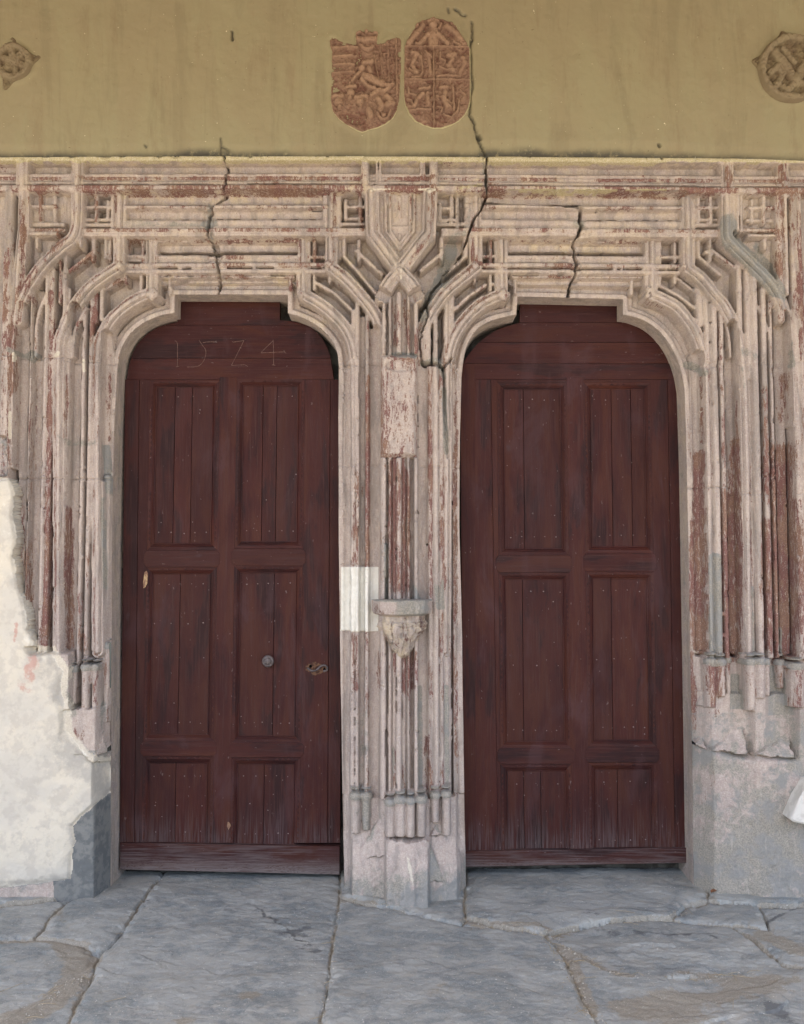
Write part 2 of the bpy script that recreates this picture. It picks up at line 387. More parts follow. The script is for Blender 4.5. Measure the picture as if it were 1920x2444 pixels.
# ------------------------------------------------------------------ geometry of the two openings (photo pixels, depth 0.17)
ARR = 0.17
OPEN1 = [(264, 2200), (266, 1800), (268, 1300), (274, 1000), (281, 880)] + smooth([(281, 880), (290, 834), (312, 797), (345, 770), (385, 753), (417, 747)])[1:] + \
        [(418, 703), (688, 704), (688, 748)] + smooth([(688, 748), (712, 755), (738, 766), (762, 781), (783, 801), (797, 820), (806, 843), (809, 876)])[1:] + \
        [(808, 1000), (809, 1300), (813, 1600), (818, 1900), (824, 2200)]
OPEN2 = [(1114, 2200), (1108, 1850), (1103, 1500), (1097, 1250), (1098, 1050), (1102, 900)] + smooth([(1102, 900), (1106, 865), (1113, 832), (1124, 806), (1140, 785), (1165, 769), (1195, 759), (1233, 751)])[1:] + \
        [(1235, 709), (1487, 714), (1487, 752)] + smooth([(1487, 752), (1515, 757), (1549, 772), (1580, 798), (1606, 836), (1624, 880), (1634, 930)])[1:] + \
        [(1639, 1100), (1643, 1300), (1648, 1600), (1653, 1900), (1657, 2200)]
def toW(pts, d): return [tuple(float(v) for v in W(p[0], p[1], d)) for p in pts]
OP1, OP2 = toW(OPEN1, ARR), toW(OPEN2, ARR)

# ------------------------------------------------------------------ relief of the portal (a real surface, 4.6 mm cells)
H = 0.0046
gx = np.arange(-2.42, 2.42, H); gz = np.arange(-0.03, 3.97, H)
X, Z = np.meshgrid(gx, gz)
Xo, Zo = X.copy(), Z.copy()
d1, _ = pdist(OP1, X, Z); d2, _ = pdist(OP2, X, Z)
i1 = inpoly(OP1, X, Z); i2 = inpoly(OP2, X, Z)
s1 = np.where(i1, -d1, d1); s2 = np.where(i2, -d2, d2)
s = np.minimum(s1, s2)
# snap the rim of the mesh onto the arris
for sd in (s1, s2):
    gzv, gxv = np.gradient(sd, H, H)
    k = np.abs(sd) < 0.62 * H
    X = np.where(k, X - sd * gxv, X); Z = np.where(k, Z - sd * gzv, Z)
PX, PY = PXY(X, Z, 0.08)
XW = X + 0.0020 * vnoise(X, Z, 7, 401, 5, 0.6); ZW = Z + 0.0020 * vnoise(X, Z, 7, 402, 5, 0.6)
wob = vnoise(X, Z, 5, 3, 3) ; wob2 = vnoise(X, Z, 22, 5, 3)
Yb = np.interp(s, [0, 0.05, 0.15, 0.33, 0.5, 0.62, 0.75], [0.19, 0.215, 0.205, 0.175, 0.14, 0.105, 0.07])
# block labels
OWN = np.zeros(X.shape, np.int32); NAMES = {}
def lab(m, i): OWN[m] = i
lintel = PY < 853
lab(lintel & (PX < 515), 1); lab(lintel & (PX >= 515) & (PX < 860), 2); lab(lintel & (PX >= 860) & (PX < 1150), 3)
lab(lintel & (PX >= 1150) & (PX < 1378), 4); lab(lintel & (PX >= 1378), 5)
for i, (a, b) in enumerate([(853, 1140), (1140, 1555), (1555, 1800), (1800, 2400)]): lab((PY >= a) & (PY < b) & (PX < 500), 10 + i)
for i, (a, b) in enumerate([(853, 1100), (1100, 1430), (1430, 1905), (1905, 2400)]): lab((PY >= a) & (PY < b) & (PX > 700) & (PX < 1200), 20 + i)
for i, (a, b) in enumerate([(853, 1165), (1165, 1560), (1560, 1805), (1805, 2400)]): lab((PY >= a) & (PY < b) & (PX > 1400), 30 + i)
for i in (1, 2, 3, 4, 5, 10, 11, 12, 13, 20, 21, 22, 23, 30, 31, 32, 33): NAMES[i] = ('stone_block', None)
NAMES[13] = ('jamb_foot', 'grey dressed stone foot of the jamb'); NAMES[33] = ('plinth', 'worn grey plinth below the moulded jamb')
NAMES[23] = ('plinth', 'canted worn plinth of the middle pier')
nid = [100]
MR = np.zeros(X.shape); MG = np.zeros(X.shape); MW = np.zeros(X.shape); MY = np.zeros(X.shape)
def win(pts, m):
    xs = [p[0] for p in pts]; zs = [p[1] for p in pts]
    c0 = max(0, int((min(xs) - m - gx[0]) / H)); c1 = min(len(gx), int((max(xs) + m - gx[0]) / H) + 2)
    r0 = max(0, int((min(zs) - m - gz[0]) / H)); r1 = min(len(gz), int((max(zs) + m - gz[0]) / H) + 2)
    return slice(r0, r1), slice(c0, c1)
RT = np.array([-15, -13.5, -12, -8, -6.8, -5.2, -4.2, 0, 4.2, 5.2, 7, 12, 14, 17, 18]) / S
RY = np.array([.060, .020, .013, .012, .022, .022, .001, 0, .001, .009, .013, .024, .019, .021, .060])
def bar(px, w, top, prof='fil', name='tracery_bar', red=0.0, grey=0.0, side=1, label=None, sm=False, k=1.0, ret=None):
    """a moulding swept along px (photo pixels); w = half width in px; top = depth of its face"""
    pts = toW(smooth(px) if sm else px, top if not isinstance(top, tuple) else top[0])
    marg = max(w / S, 0.045) + 0.01
    sl_ = win(pts, marg); x = XW[sl_]; z = ZW[sl_]
    if x.size == 0: return
    d, sg = pdist(pts, x, z)
    wm = w / S * (1 + 0.10 * wob2[sl_])
    t0 = top if not isinstance(top, tuple) else top[0] + (top[1] - top[0]) * sstep(0, 1, (z - pts[0][1]) / (pts[-1][1] - pts[0][1] + 1e-9))
    if prof == 'roll':
        q = np.clip(d / wm, 0, 1); y = t0 + wm * k * (1 - np.sqrt(1 - q * q)); y = np.where(d < wm, y, 9)
    elif prof == 'fil':
        y = t0 + np.where(d < wm * 0.62, 0.0006 * (d / wm) ** 2, (d - wm * 0.62) * 1.3); y = np.where(d < wm * 1.25, y, 9)
    elif prof == 'ring':
        sdist = d * sg * side
        y = t0 + np.interp(sdist / (w / 17.0), RT, RY); y = np.where((sdist > RT[0] * w / 17) & (sdist < RT[-1] * w / 17), y, 9)
    elif prof == 'cove':
        q = np.clip(d / wm, 0, 1); y = t0 + 0.012 + wm * k * 1.35 * np.sqrt(1 - q * q)
        m = d < wm; Y[sl_][m] = y[m]
        if red: MR[sl_][m] = np.maximum(MR[sl_][m], red)
        if grey: MG[sl_][m] = np.maximum(MG[sl_][m], grey)
        return
    y = y + 0.0022 * wob[sl_] + 0.0012 * wob2[sl_]
    m = y < Y[sl_]
    Y[sl_][m] = y[m]
    if name is not None:
        i = nid[0]; nid[0] += 1; NAMES[i] = (name, label); OWN[sl_][m] = i
    if prof == 'ring' and red:
        rr = (sdist > 4.6 / S) & (sdist < 13 / S) & m; MR[sl_][rr] = np.maximum(MR[sl_][rr], red)
        rr = (np.abs(sdist) < 4.2 / S) & m; MR[sl_][rr] = np.maximum(MR[sl_][rr], red * 0.35)
    elif red: MR[sl_][m] = np.maximum(MR[sl_][m], red)
    if grey: MG[sl_][m] = np.maximum(MG[sl_][m], grey)
Y = Yb.copy()

def V(x, y0, y1, hw, top, prof='roll', ref=850, **kw):
    """upright moulding: photo x at row ref, from row y0 down to y1"""
    xx, _ = W(x, ref, top if not isinstance(top, tuple) else top[1])
    def at(y):
        return 960 + (x - 960) * (1 + (y - ref) / 40000 * 1.0)
    kw.setdefault('name', 'shaft')
    bar([(at(y1), y1), (at(y0), y0)], hw, top, prof, **kw)

# --- level mouldings of the lintel -------------------------------------------------------------
def Hl(y, hw, top, prof, x0=-160, x1=2080, dy=6, **kw):
    """y at x=900; the right half of the lintel sags a little"""
    pts = [(x, y + dy * max(0, (x - 1150) / 800.0)) for x in (x0, (x0 + x1) / 2, x1)]
    kw.setdefault('name', 'level_moulding'); bar(pts, hw, top, prof, **kw)
Hl(399, 17, 0.030, 'cove', k=0.8)
Hl(377, 6, 0.008, 'fil', name='cornice_fillet')
Hl(428, 16, 0.040, 'fil', name=None); Hl(417, 2.6, 0.028, 'fil', red=0.1); Hl(426, 4.5, 0.030, 'roll', red=0.62); Hl(436, 4.5, 0.020, 'roll', red=0.15)
Hl(447, 7, 0.0, 'fil', red=0.62)
def lint(x0, x1, xb0, xb1, dy):
    Hl(540, 14, 0.068, 'fil', x0, x1, dy, name=None); Hl(457, 2.6, 0.022, 'fil', x0, x1, dy)
    Hl(474, 13, 0.050, 'cove', x0, x1, dy, k=0.8); Hl(493, 3.8, 0.050, 'fil', x0, x1, dy, red=0.25)
    Hl(511, 11, 0.064, 'cove', x0, x1, dy, k=0.7); Hl(532, 9, 0.058, 'roll', x0, x1, dy, grey=0.35, k=0.7)
    Hl(548, 4.5, 0.040, 'fil', x0 - 95, x1 + 95, dy, red=0.50); Hl(559, 5.5, 0.046, 'roll', x0 - 95, x1 + 95, dy)
    Hl(568, 3.5, 0.075, 'fil', xb0, xb1, dy)
    Hl(587, 13, 0.098, 'cove', xb0, xb1, dy, k=0.8); Hl(576, 2.5, 0.098, 'fil', xb0, xb1, dy, red=0.5)
    Hl(621, 12, 0.112, 'fil', xb0, xb1, dy, name=None); Hl(614, 5, 0.096, 'fil', xb0, xb1, dy, red=0.2); Hl(624, 3, 0.102, 'roll', xb0, xb1, dy)
    Hl(632, 5, 0.080, 'fil', xb0 - 80, xb1 + 80, dy, red=0.42); Hl(647, 6, 0.088, 'roll', xb0 - 80, xb1 + 80, dy)
    Hl(669, 11, 0.125, 'cove', xb0 + 10, xb1 - 10, dy, k=0.8)
    Hl(661, 2.5, 0.120, 'fil', xb0 + 10, xb1 - 10, dy, red=0.45)
lint(298, 780, 375, 712, 0)
lint(1152, 1630, 1214, 1542, 4)
bar([(404, 681), (700, 681)], 6, 0.135, 'fil', 'rib', red=0.15); bar([(1226, 686), (1497, 690)], 6, 0.135, 'fil', 'rib', red=0.15, grey=0.3)


# --- the four nested rings: arcs that rise from the jambs, kink and climb into the lintel --------
def ringA(pts, **kw): bar(pts, 17, kw.pop('top'), 'ring', 'rib', **kw)
# inner order follows the opening itself
sl = (s > -H * 2) & (s < 0.15)
prA = np.interp(s, [-.01, 0, .004, .024, .028, .034, .060, .064], [.172, .170, .166, .166, .174, .19, .196, .19])
m = (s < 0.060) & (PY < 2130); Y[m] = (prA + 0.002 * wob)[m]
a_id = {}
for i, (mm, nm) in enumerate([(s1 < s2, 'a'), (s1 >= s2, 'b')]):
    for j, half in enumerate([PX < 500, (PX >= 500) & (PX < 1000), (PX >= 1000) & (PX < 1400), PX >= 1400]):
        q = mm & half & (s < 0.027) & (s > -0.01)
        if q.any(): OWN[q] = nid[0]; NAMES[nid[0]] = ('arris_fillet', None); nid[0] += 1
DB, DC, DD = 0.085, 0.045, 0.005
# door 1, left half
kr = dict(sm=False)
B1L = [(232, 1555), (232, 860)] + smooth([(233, 850), (236, 816), (247, 787), (265, 758), (299, 727), (330, 709), (358, 697)])
C1L = [(139, 1555), (139, 851)] + smooth([(139, 845), (141, 812), (154, 770), (177, 726), (211, 684), (246, 656), (281, 634)])
D1L = [(30, 1100), (32, 840)] + smooth([(32, 835), (35, 780), (47, 715), (70, 670), (98, 632), (140, 590), (172, 565), (182, 535)]) + [(184, 380)]
ringA(B1L, top=DB, side=1, red=0.45); ringA(C1L, top=DC, side=1, red=0.48); ringA(D1L, top=DD, side=1, red=0.55)
ringA([(359, 698), (359, 566)], top=DB, side=-1, red=0.1); ringA([(283, 634), (285, 458)], top=DC, side=1, red=0.45)
# door 1, right half
B1R = [(862, 1555), (852, 1000), (851, 870)] + smooth([(848, 855), (843, 826), (832, 796), (813, 768), (786, 741), (757, 720), (725, 702)])
C1R = [(913, 860)] + smooth([(914, 850), (914, 806), (905, 768), (889, 737), (860, 702), (824, 663), (790, 636)])
ringA(B1R, top=DB, side=-1, red=0.15); ringA(C1R, top=DC, side=-1, red=0.50)
ringA([(725, 702), (724, 566)], top=DB, side=-1); ringA([(789, 636), (791, 458)], top=DC, side=-1, red=0.45)
# door 2, left half
B2L = [(1064, 1555), (1068, 900)] + smooth([(1070, 870), (1073, 838), (1084, 803), (1103, 771), (1127, 744), (1157, 720), (1200, 702)])
C2L = [(1003, 855)] + smooth([(1003, 845), (1006, 800), (1022, 758), (1038, 732), (1057, 705), (1080, 682), (1110, 658), (1138, 636)])
ringA(B2L, top=DB, side=1, red=0.50); ringA(C2L, top=DC, side=1, red=0.42)
ringA([(1199, 702), (1197, 568)], top=DB, side=1, red=0.15); ringA([(1138, 636), (1136, 470)], top=DC, side=1, red=0.45, grey=0.05)
# door 2, right half
B2R = [(1700, 1572), (1690, 1000), (1686, 880)] + smooth([(1684, 866), (1679, 830), (1660, 783), (1640, 755), (1616, 729), (1585, 712), (1557, 700)])
C2R = [(1790, 1572), (1782, 1000), (1778, 900)] + smooth([(1776, 880), (1770, 825), (1757, 778), (1732, 728), (1706, 697), (1678, 662), (1645, 637)])
D2R = [(1896, 1000), (1890, 840)] + smooth([(1888, 820), (1880, 760), (1860, 700), (1835, 664), (1797, 626), (1767, 596), (1740, 566), (1737, 540)]) + [(1737, 458)]
ringA(B2R, top=DB, side=-1, red=0.25); ringA(C2R, top=DC, side=-1, red=0.30); ringA(D2R, top=DD, side=-1, red=0.1, grey=0.0)
ringA([(1558, 702), (1558, 568)], top=DB, side=-1); ringA([(1646, 637), (1643, 470)], top=DC, side=-1, red=0.05)
# --- jamb shafts and hollows ----------------------------------------------------------------------
def vcove(x, y0, y1, hw, top, **kw): V(x, y0, y1, hw, top, 'cove', **kw)
JB = 1553
# left jamb
V(13, 455, 1138, 10, 0.0, 'fil', red=0.25); V(6, 455, 1138, 4, -0.006, 'roll', name='shaft')
vcove(56, 735, JB, 11, 0.055, k=0.8); V(75, 700, JB, 5.5, 0.040, 'roll', red=0.25)
vcove(92, 700, JB, 10, 0.070, k=0.8); V(108, 655, JB, 4, 0.055, 'fil'); V(121, 640, JB, 7, 0.066, 'roll', red=0.55, k=0.7)
V(151, 590, JB, 5.5, 0.062, 'roll'); vcove(181, 735, JB, 12, 0.100, k=0.9, red=0.0); V(163, 690, JB, 4, 0.080, 'fil', red=0.30)
V(200, 700, JB + 30, 6, 0.090, 'roll', red=0.15); V(217, 690, JB + 30, 5, 0.098, 'fil', red=0.3)
vcove(259, 800, 1140, 10, 0.135, k=0.7); V(259, 1140, JB + 60, 10, 0.13, 'roll', k=0.8, grey=0.25)
V(240, 660, 760, 6, 0.100, 'roll'); V(226, 665, 765, 5, 0.105, 'fil', red=0.6)
V(140, 560, 720, 4, 0.070, 'fil', red=0.6)
# right jamb
vcove(1661, 850, JB, 11, 0.145, k=0.7, red=0.0); V(1678, 900, JB + 22, 5, 0.130, 'fil', red=0.5)
V(1708, 690, JB + 22, 8, 0.082, 'roll', grey=0.0); V(1724, 700, JB + 22, 5, 0.080, 'fil', red=0.35)
vcove(1743, 780, JB, 11, 0.110, k=0.9); V(1760, 790, JB + 22, 5, 0.095, 'roll', red=0.45)
V(1805, 660, JB + 22, 8, 0.035, 'roll'); V(1826, 690, JB + 22, 8, 0.045, 'roll', red=0.25); V(1842, 700, JB + 22, 4, 0.060, 'fil', red=0.3)
vcove(1864, 760, JB, 13, 0.075, k=0.8); V(1903, 455, JB + 22, 7, 0.012, 'fil', red=0.2); V(1917, 455, JB + 22, 6, 0.0, 'roll', red=0.4)
V(1869, 458, 760, 8, 0.020, 'fil', red=0.35); V(1884, 458, 700, 5, 0.012, 'roll')
V(1674, 662, 770, 8, 0.100, 'fil'); V(1690, 672, 870, 7, 0.090, 'roll'); V(1769, 600, 780, 8, 0.062, 'roll'); V(1789, 640, 900, 7, 0.050, 'roll')
bar(smooth([(1712, 735), (1728, 765), (1740, 800), (1744, 850)]), 3.5, 0.098, 'fil')
bar(smooth([(1803, 720), (1825, 765), (1838, 800), (1842, 850)]), 3.5, 0.058, 'fil', red=0.3)
bar(smooth([(109, 705), (95, 740), (87, 780), (84, 850)]), 4, 0.052, 'fil', red=0.25)
bar(smooth([(205, 735), (190, 762), (178, 790), (172, 850)]), 4, 0.085, 'fil', red=0.35)
# middle pier
V(849, 860, 1900, 15, 0.118, 'fil', name=None); V(1058, 870, 1890, 15, 0.110, 'fil', name=None); vcove(830, 880, 1900, 9, 0.148, k=0.6); V(844, 860, 1900, 5, 0.095, 'fil', red=0.15); V(855, 860, 1900, 4, 0.085, 'fil', red=0.2)
vcove(867, 760, 1900, 8, 0.105, k=0.8); V(878, 745, 1900, 4.5, 0.082, 'fil', red=0.60)
vcove(896, 790, 1905, 14, 0.075, k=0.9); V(914, 850, 1905, 4.5, 0.022, 'fil', red=0.15)
vcove(1009, 870, 1905, 12, 0.065, k=0.8); V(1027, 870, 1905, 5, 0.070, 'fil', red=0.45)
V(1040, 740, 1890, 7, 0.062, 'roll'); V(1019, 760, 856, 11, 0.050, 'roll', red=0.15)
V(1052, 870, 1890, 5, 0.085, 'fil', red=0.5); V(1077, 700, 785, 8, 0.105, 'fil'); V(1065, 700, 866, 6, 0.090, 'roll')
vcove(1085, 870, 1900, 6, 0.145, k=0.6, red=0.3)
V(846, 745, 780, 7, 0.105, 'fil'); V(853, 700, 860, 6, 0.095, 'roll', red=0.0)
# the pier's front cluster
bar([(954, 1905), (954, 700)], 42, 0.060, 'fil', 'pier_core')
for x, hw, tp, rd in [(917, 4, 0.012, .1), (931, 3.5, 0.030, .2), (953, 4.8, 0.004, .1), (975, 3.2, 0.032, .3), (993, 4, 0.012, .1)]:
    V(x, 700, 850, hw, tp, 'fil', red=rd); V(x, 1095, 1905, hw, tp, 'fil', red=rd)
V(942, 1095, 1905, 4.5, 0.040, 'roll', red=0.55); V(964, 1095, 1905, 4.5, 0.040, 'roll', red=0.5)
# worn plastered slab in its middle
sm_ = (PX > 909) & (PX < 997) & (PY > 852) & (PY < 1096)
ed = np.minimum(np.minimum(PX - 909, 997 - PX), np.minimum(PY - 852, 1096 - PY) * 0.8)
ysl = 0.006 + 0.03 * (1 - sstep(0, 9, ed + 3 * wob2)) + 0.012 * (vnoise(X, Z, 14, 9, 5) + 0.3) - 0.004
q = sm_ & (ysl < Y); q2 = sm_; Y[q2] = ysl[q2]; OWN[q2] = nid[0]; NAMES[nid[0]] = ('worn_panel', 'flat worn panel of the middle pier, pale with reddish pits'); nid[0] += 1
MR[sm_] = 0.42; MW[sm_] = 0.10

# --- uprights and crossings in the lintel ----------------------------------------------------------
for x, t in [(52, 0.004), (872, 0.004), (1036, 0.004)]:
    V(x, 383, 455, 8, t, 'ring' if False else 'fil', ref=420, name='upright_rib', red=0.3)
bar([(51, 455), (52, 384)], 17, 0.0, 'ring', 'upright_rib', red=0.4)
bar([(1740, 458), (1737, 384)], 17, 0.004, 'ring', 'upright_rib', red=0.7, side=-1); bar([(1878, 458), (1874, 384)], 15, 0.004, 'ring', 'upright_rib', red=0.5)
bar([(36, 760), (42, 640), (50, 540), (53, 455)], 15, 0.0, 'ring', 'upright_rib', red=0.55, side=-1)
for x in (900, 908, 1006, 1013): V(x, 384, 428, 3, 0.02, 'fil', ref=420, red=0.3)
# the pointed block where two rings cross in the middle
LX = [(886, 455), (888, 553), (905, 575), (954, 640), (982, 670), (1000, 698)]
RX = [(1026, 455), (1022, 553), (1004, 575), (954, 640), (930, 668), (910, 700)]
cen = [(886, 455), (1026, 455), (1022, 555), (954, 640), (888, 555)]
cw = toW(cen, 0.03); q = inpoly(cw, X, Z)
Y[q] = np.minimum(Y[q], 0.045 + 0.002 * wob2[q]); OWN[q] = nid[0]; NAMES[nid[0]] = ('pointed_panel', None); nid[0] += 1
bar([(954, 470), (954, 515)], 4, 0.034, 'fil', red=0.1)
bar([(930, 542), (981, 542)], 4, 0.036, 'fil'); bar([(938, 560), (970, 560)], 3, 0.050, 'fil', red=0.3); bar([(954, 560), (954, 590)], 4, 0.036, 'roll')
for dx, tp in ((34, .030), (44, .022)):
    bar([(886 + dx, 462), (888 + dx, 555 - dx * .1), (954, 640 - dx * 1.32)], 3.2, tp, 'fil', red=0.15)
    bar([(1024 - dx, 462), (1022 - dx, 555 - dx * .1), (954, 640 - dx * 1.32)], 3.2, tp, 'fil', red=0.25)
bar(LX[:4], 19, -0.014, 'ring', 'crossing_rib', red=0.55, side=1); bar(LX[3:], 19, -0.030, 'ring', 'rib_stump', red=0.5, side=-1, grey=0.0)
bar(RX, 19, -0.020, 'ring', 'crossing_rib', red=0.55, side=1)
# cut ends of the two stumps: no rounded caps below the cut
for (ax, ay, bx, by) in [(976, 712, 1016, 690), (896, 690, 934, 712)]:
    cx = (ax + bx) / 2; cy = (ay + by) / 2
    nx, ny = (by - ay), -(bx - ax); L = math.hypot(nx, ny); nx /= L; ny /= L
    if ny < 0: nx, ny = -nx, -ny
    side_ = (PX - cx) * nx + (PY - cy) * ny
    q = (side_ > -2) & (side_ < 24) & (abs(PX - cx) < 28) & (Y < 0.02)
    Y[q] = 0.058; OWN[q] = 3
# small crossing bars in the square fields  (x0,y0,x1,y1,half width,depth,red)
SB = [(72, 492, 133, 492, 4, .045, .35), (96, 463, 96, 522, 5, .042, .6), (131, 470, 131, 522, 4.5, .05, .1), (72, 535, 150, 535, 7, .055, 0), (72, 547, 152, 547, 4, .035, .5), (72, 557, 135, 557, 4.5, .03, 0), (88, 562, 88, 590, 4.5, .055, .1),
      (200, 493, 262, 493, 4, .055, .1), (229, 463, 229, 524, 4.5, .052, .3), (257, 480, 257, 524, 4, .06, 0), (200, 524, 262, 524, 4, .062, 0), (200, 536, 262, 536, 6, .06, .0), (268, 463, 268, 545, 5, .055, 0), (298, 463, 298, 545, 5, .058, 0),
      (223, 568, 223, 603, 4.5, .075, .25), (225, 598, 160, 650, 4, .078, .7), (222, 598, 220, 620, 5, .074, .6), (252, 566, 252, 615, 4, .08, 0), (262, 566, 262, 618, 6, .088, .5), (192, 560, 192, 586, 4, .03, 0),
      (304, 570, 304, 600, 5, .105, .6), (341, 570, 341, 628, 5, .10, .6), (298, 573, 350, 573, 4, .11, .7), (298, 611, 350, 611, 5, .10, .25), (310, 622, 340, 622, 3, .115, 0), (371, 568, 371, 628, 5, .09, .2), (371, 645, 371, 690, 6, .10, 0), (292, 565, 292, 628, 4.5, .06, 0),
      (336, 652, 336, 692, 4.5, .115, .1), (296, 664, 250, 690, 3.5, .115, .5), (299, 660, 300, 674, 5, .11, .5), (404, 668, 404, 700, 5, .14, .2),
      (826, 478, 826, 522, 5, .05, .1), (826, 494, 866, 494, 4, .055, .2), (826, 522, 866, 522, 4, .06, 0), (860, 465, 860, 525, 5, .05, .7), (808, 462, 808, 545, 9, .062, 0), (820, 535, 868, 535, 6, .06, .2), (776, 462, 776, 545, 4.5, .06, 0),
      (822, 566, 822, 612, 4.5, .08, 0), (808, 566, 808, 612, 9, .09, 0), (822, 612, 852, 645, 4, .082, .1), (852, 645, 898, 700, 4, .082, .1), (857, 575, 857, 620, 5, .068, .6), (850, 598, 912, 652, 4.5, .07, .45),
      (715, 568, 715, 628, 5, .095, .3), (751, 575, 751, 626, 5, .105, .6), (735, 614, 776, 614, 5, .105, .5), (740, 572, 776, 572, 3, .12, .2), (750, 655, 750, 690, 5, .115, 0), (750, 672, 800, 700, 4, .115, 0), (800, 700, 838, 738, 4, .115, 0), (788, 656, 788, 672, 5, .115, .1), (790, 662, 826, 690, 3.5, .118, .3), (713, 645, 713, 695, 6, .1, .25), (694, 668, 694, 690, 5, .14, .5),
      (1050, 484, 1050, 522, 4.5, .05, .1), (1078, 470, 1078, 526, 4.5, .055, .2), (1046, 496, 1080, 496, 4, .055, 0), (1046, 524, 1085, 524, 4, .06, 0), (1040, 535, 1105, 535, 6, .06, 0), (1092, 462, 1092, 545, 5, .06, 0), (1116, 470, 1116, 540, 8, .06, .0), (1054, 568, 1054, 600, 6, .065, .0), (1057, 602, 1004, 645, 5, .07, .3), (1055, 590, 1055, 618, 5, .072, .4),
      (1112, 566, 1112, 612, 6, .07, 0), (1112, 612, 1060, 655, 4, .078, .0), (1148, 566, 1148, 625, 4, .06, 0), (1171, 572, 1171, 626, 5, .102, .4), (1152, 612, 1190, 612, 5, .105, .4), (1208, 570, 1208, 628, 5, .092, .1), (1208, 645, 1208, 695, 5.5, .1, .2),
      (1171, 655, 1171, 692, 5, .115, 0), (1185, 678, 1171, 678, 4, .115, 0), (1160, 680, 1120, 706, 4, .115, .25), (1120, 706, 1088, 736, 4, .115, .25), (1133, 660, 1133, 672, 5, .11, .1), (1128, 658, 1088, 686, 4, .118, .0), (1230, 670, 1230, 700, 5, .14, .2),
      (1570, 613, 1632, 613, 5, .10, .45), (1576, 572, 1576, 626, 5.5, .10, .25), (1612, 580, 1612, 626, 5, .10, .4), (1545, 568, 1545, 628, 6, .09, 0), (1545, 645, 1545, 700, 6, .10, 0), (1632, 463, 1632, 545, 5, .055, 0), (1634, 565, 1634, 628, 5, .06, 0), (1656, 468, 1656, 545, 6, .065, 0),
      (1576, 655, 1576, 682, 5, .115, 0), (1578, 682, 1620, 705, 5, .115, 0), (1620, 705, 1660, 735, 5, .115, 0), (1612, 655, 1612, 674, 5, .112, .1), (1618, 664, 1664, 700, 3.5, .12, 0), (1509, 662, 1509, 700, 5, .14, .1),
      (1668, 495, 1730, 495, 4.5, .05, .4), (1697, 468, 1697, 530, 6, .045, .3), (1668, 468, 1668, 525, 4.5, .055, 0), (1725, 468, 1725, 530, 4, .055, .1), (1665, 524, 1728, 524, 4, .06, 0), (1665, 536, 1728, 536, 6, .06, 0), (1655, 566, 1655, 625, 8, .085, 0), (1669, 566, 1669, 612, 5, .078, 0), (1669, 612, 1720, 655, 4, .08, 0), (1696, 566, 1696, 620, 5, .07, .4), (1698, 594, 1757, 640, 5, .072, .3), (1686, 600, 1700, 606, 5, .074, .2),
      (1790, 495, 1854, 495, 5, .04, .4), (1824, 472, 1824, 530, 6, .035, .3), (1796, 478, 1796, 530, 5, .045, 0), (1752, 460, 1752, 545, 4, .022, 0), (1762, 462, 1762, 548, 4, .018, .1), (1770, 465, 1770, 550, 4, .03, 0), (1784, 526, 1854, 526, 4, .05, 0), (1780, 548, 1856, 548, 4.5, .03, .6), (1790, 561, 1856, 561, 5, .026, .2), (1827, 570, 1827, 592, 6, .045, 0)]
for (x0, y0, x1, y1, hw, dp, rd) in SB: bar([(x0, y0), (x1, y1)], hw, dp, 'fil' if hw < 5 else 'roll', 'tracery_bar', red=rd)
# rosettes / knobs at the crossings
def knob(px, py, r, top, name='rosette', red=0.2, lumps=True):
    cx, cz = [float(v) for v in W(px, py, top)]; sl_ = win([(cx, cz)], r / S * 1.3)
    x = X[sl_] - cx; z = Z[sl_] - cz; d = np.hypot(x, z); rr = r / S
    if lumps: rr = rr * (1 + 0.12 * np.cos(4 * np.arctan2(z, x)))
    y = np.where(d < rr, top + 0.6 * rr * (1 - np.sqrt(np.clip(1 - (d / rr) ** 2, 0, 1))) + 0.006 * vnoise(X[sl_], Z[sl_], 60, 4, 3), 9)
    m = y < Y[sl_]; Y[sl_][m] = y[m]; OWN[sl_][m] = nid[0]; NAMES[nid[0]] = (name, None); nid[0] += 1; MR[sl_][m] = red; MW[sl_][m] = 0.3
for a in [(362, 700, 15, .066), (718, 700, 9, .076), (1204, 702, 14, .066), (1549, 690, 8, .076), (1547, 704, 7, .076), (284, 632, 8, .034), (1134, 634, 9, .032), (1634, 635, 6, .034), (784, 630, 8, .034)]: knob(*a)

# --- lower parts -------------------------------------------------------------------------------------
def zone(mask, xs, ys, blend=None, name_id=None):
    """depth profile across x given at photo x stations"""
    v = np.interp(PX, xs, ys) + 0.004 * wob + 0.003 * wob2
    if blend is None: Y[mask] = v[mask]
    else: Y[mask] = (Y * (1 - blend) + v * blend)[mask]
    if name_id is not None: OWN[mask] = name_id
er = vnoise(X, Z, 9, 21, 5, 0.6)
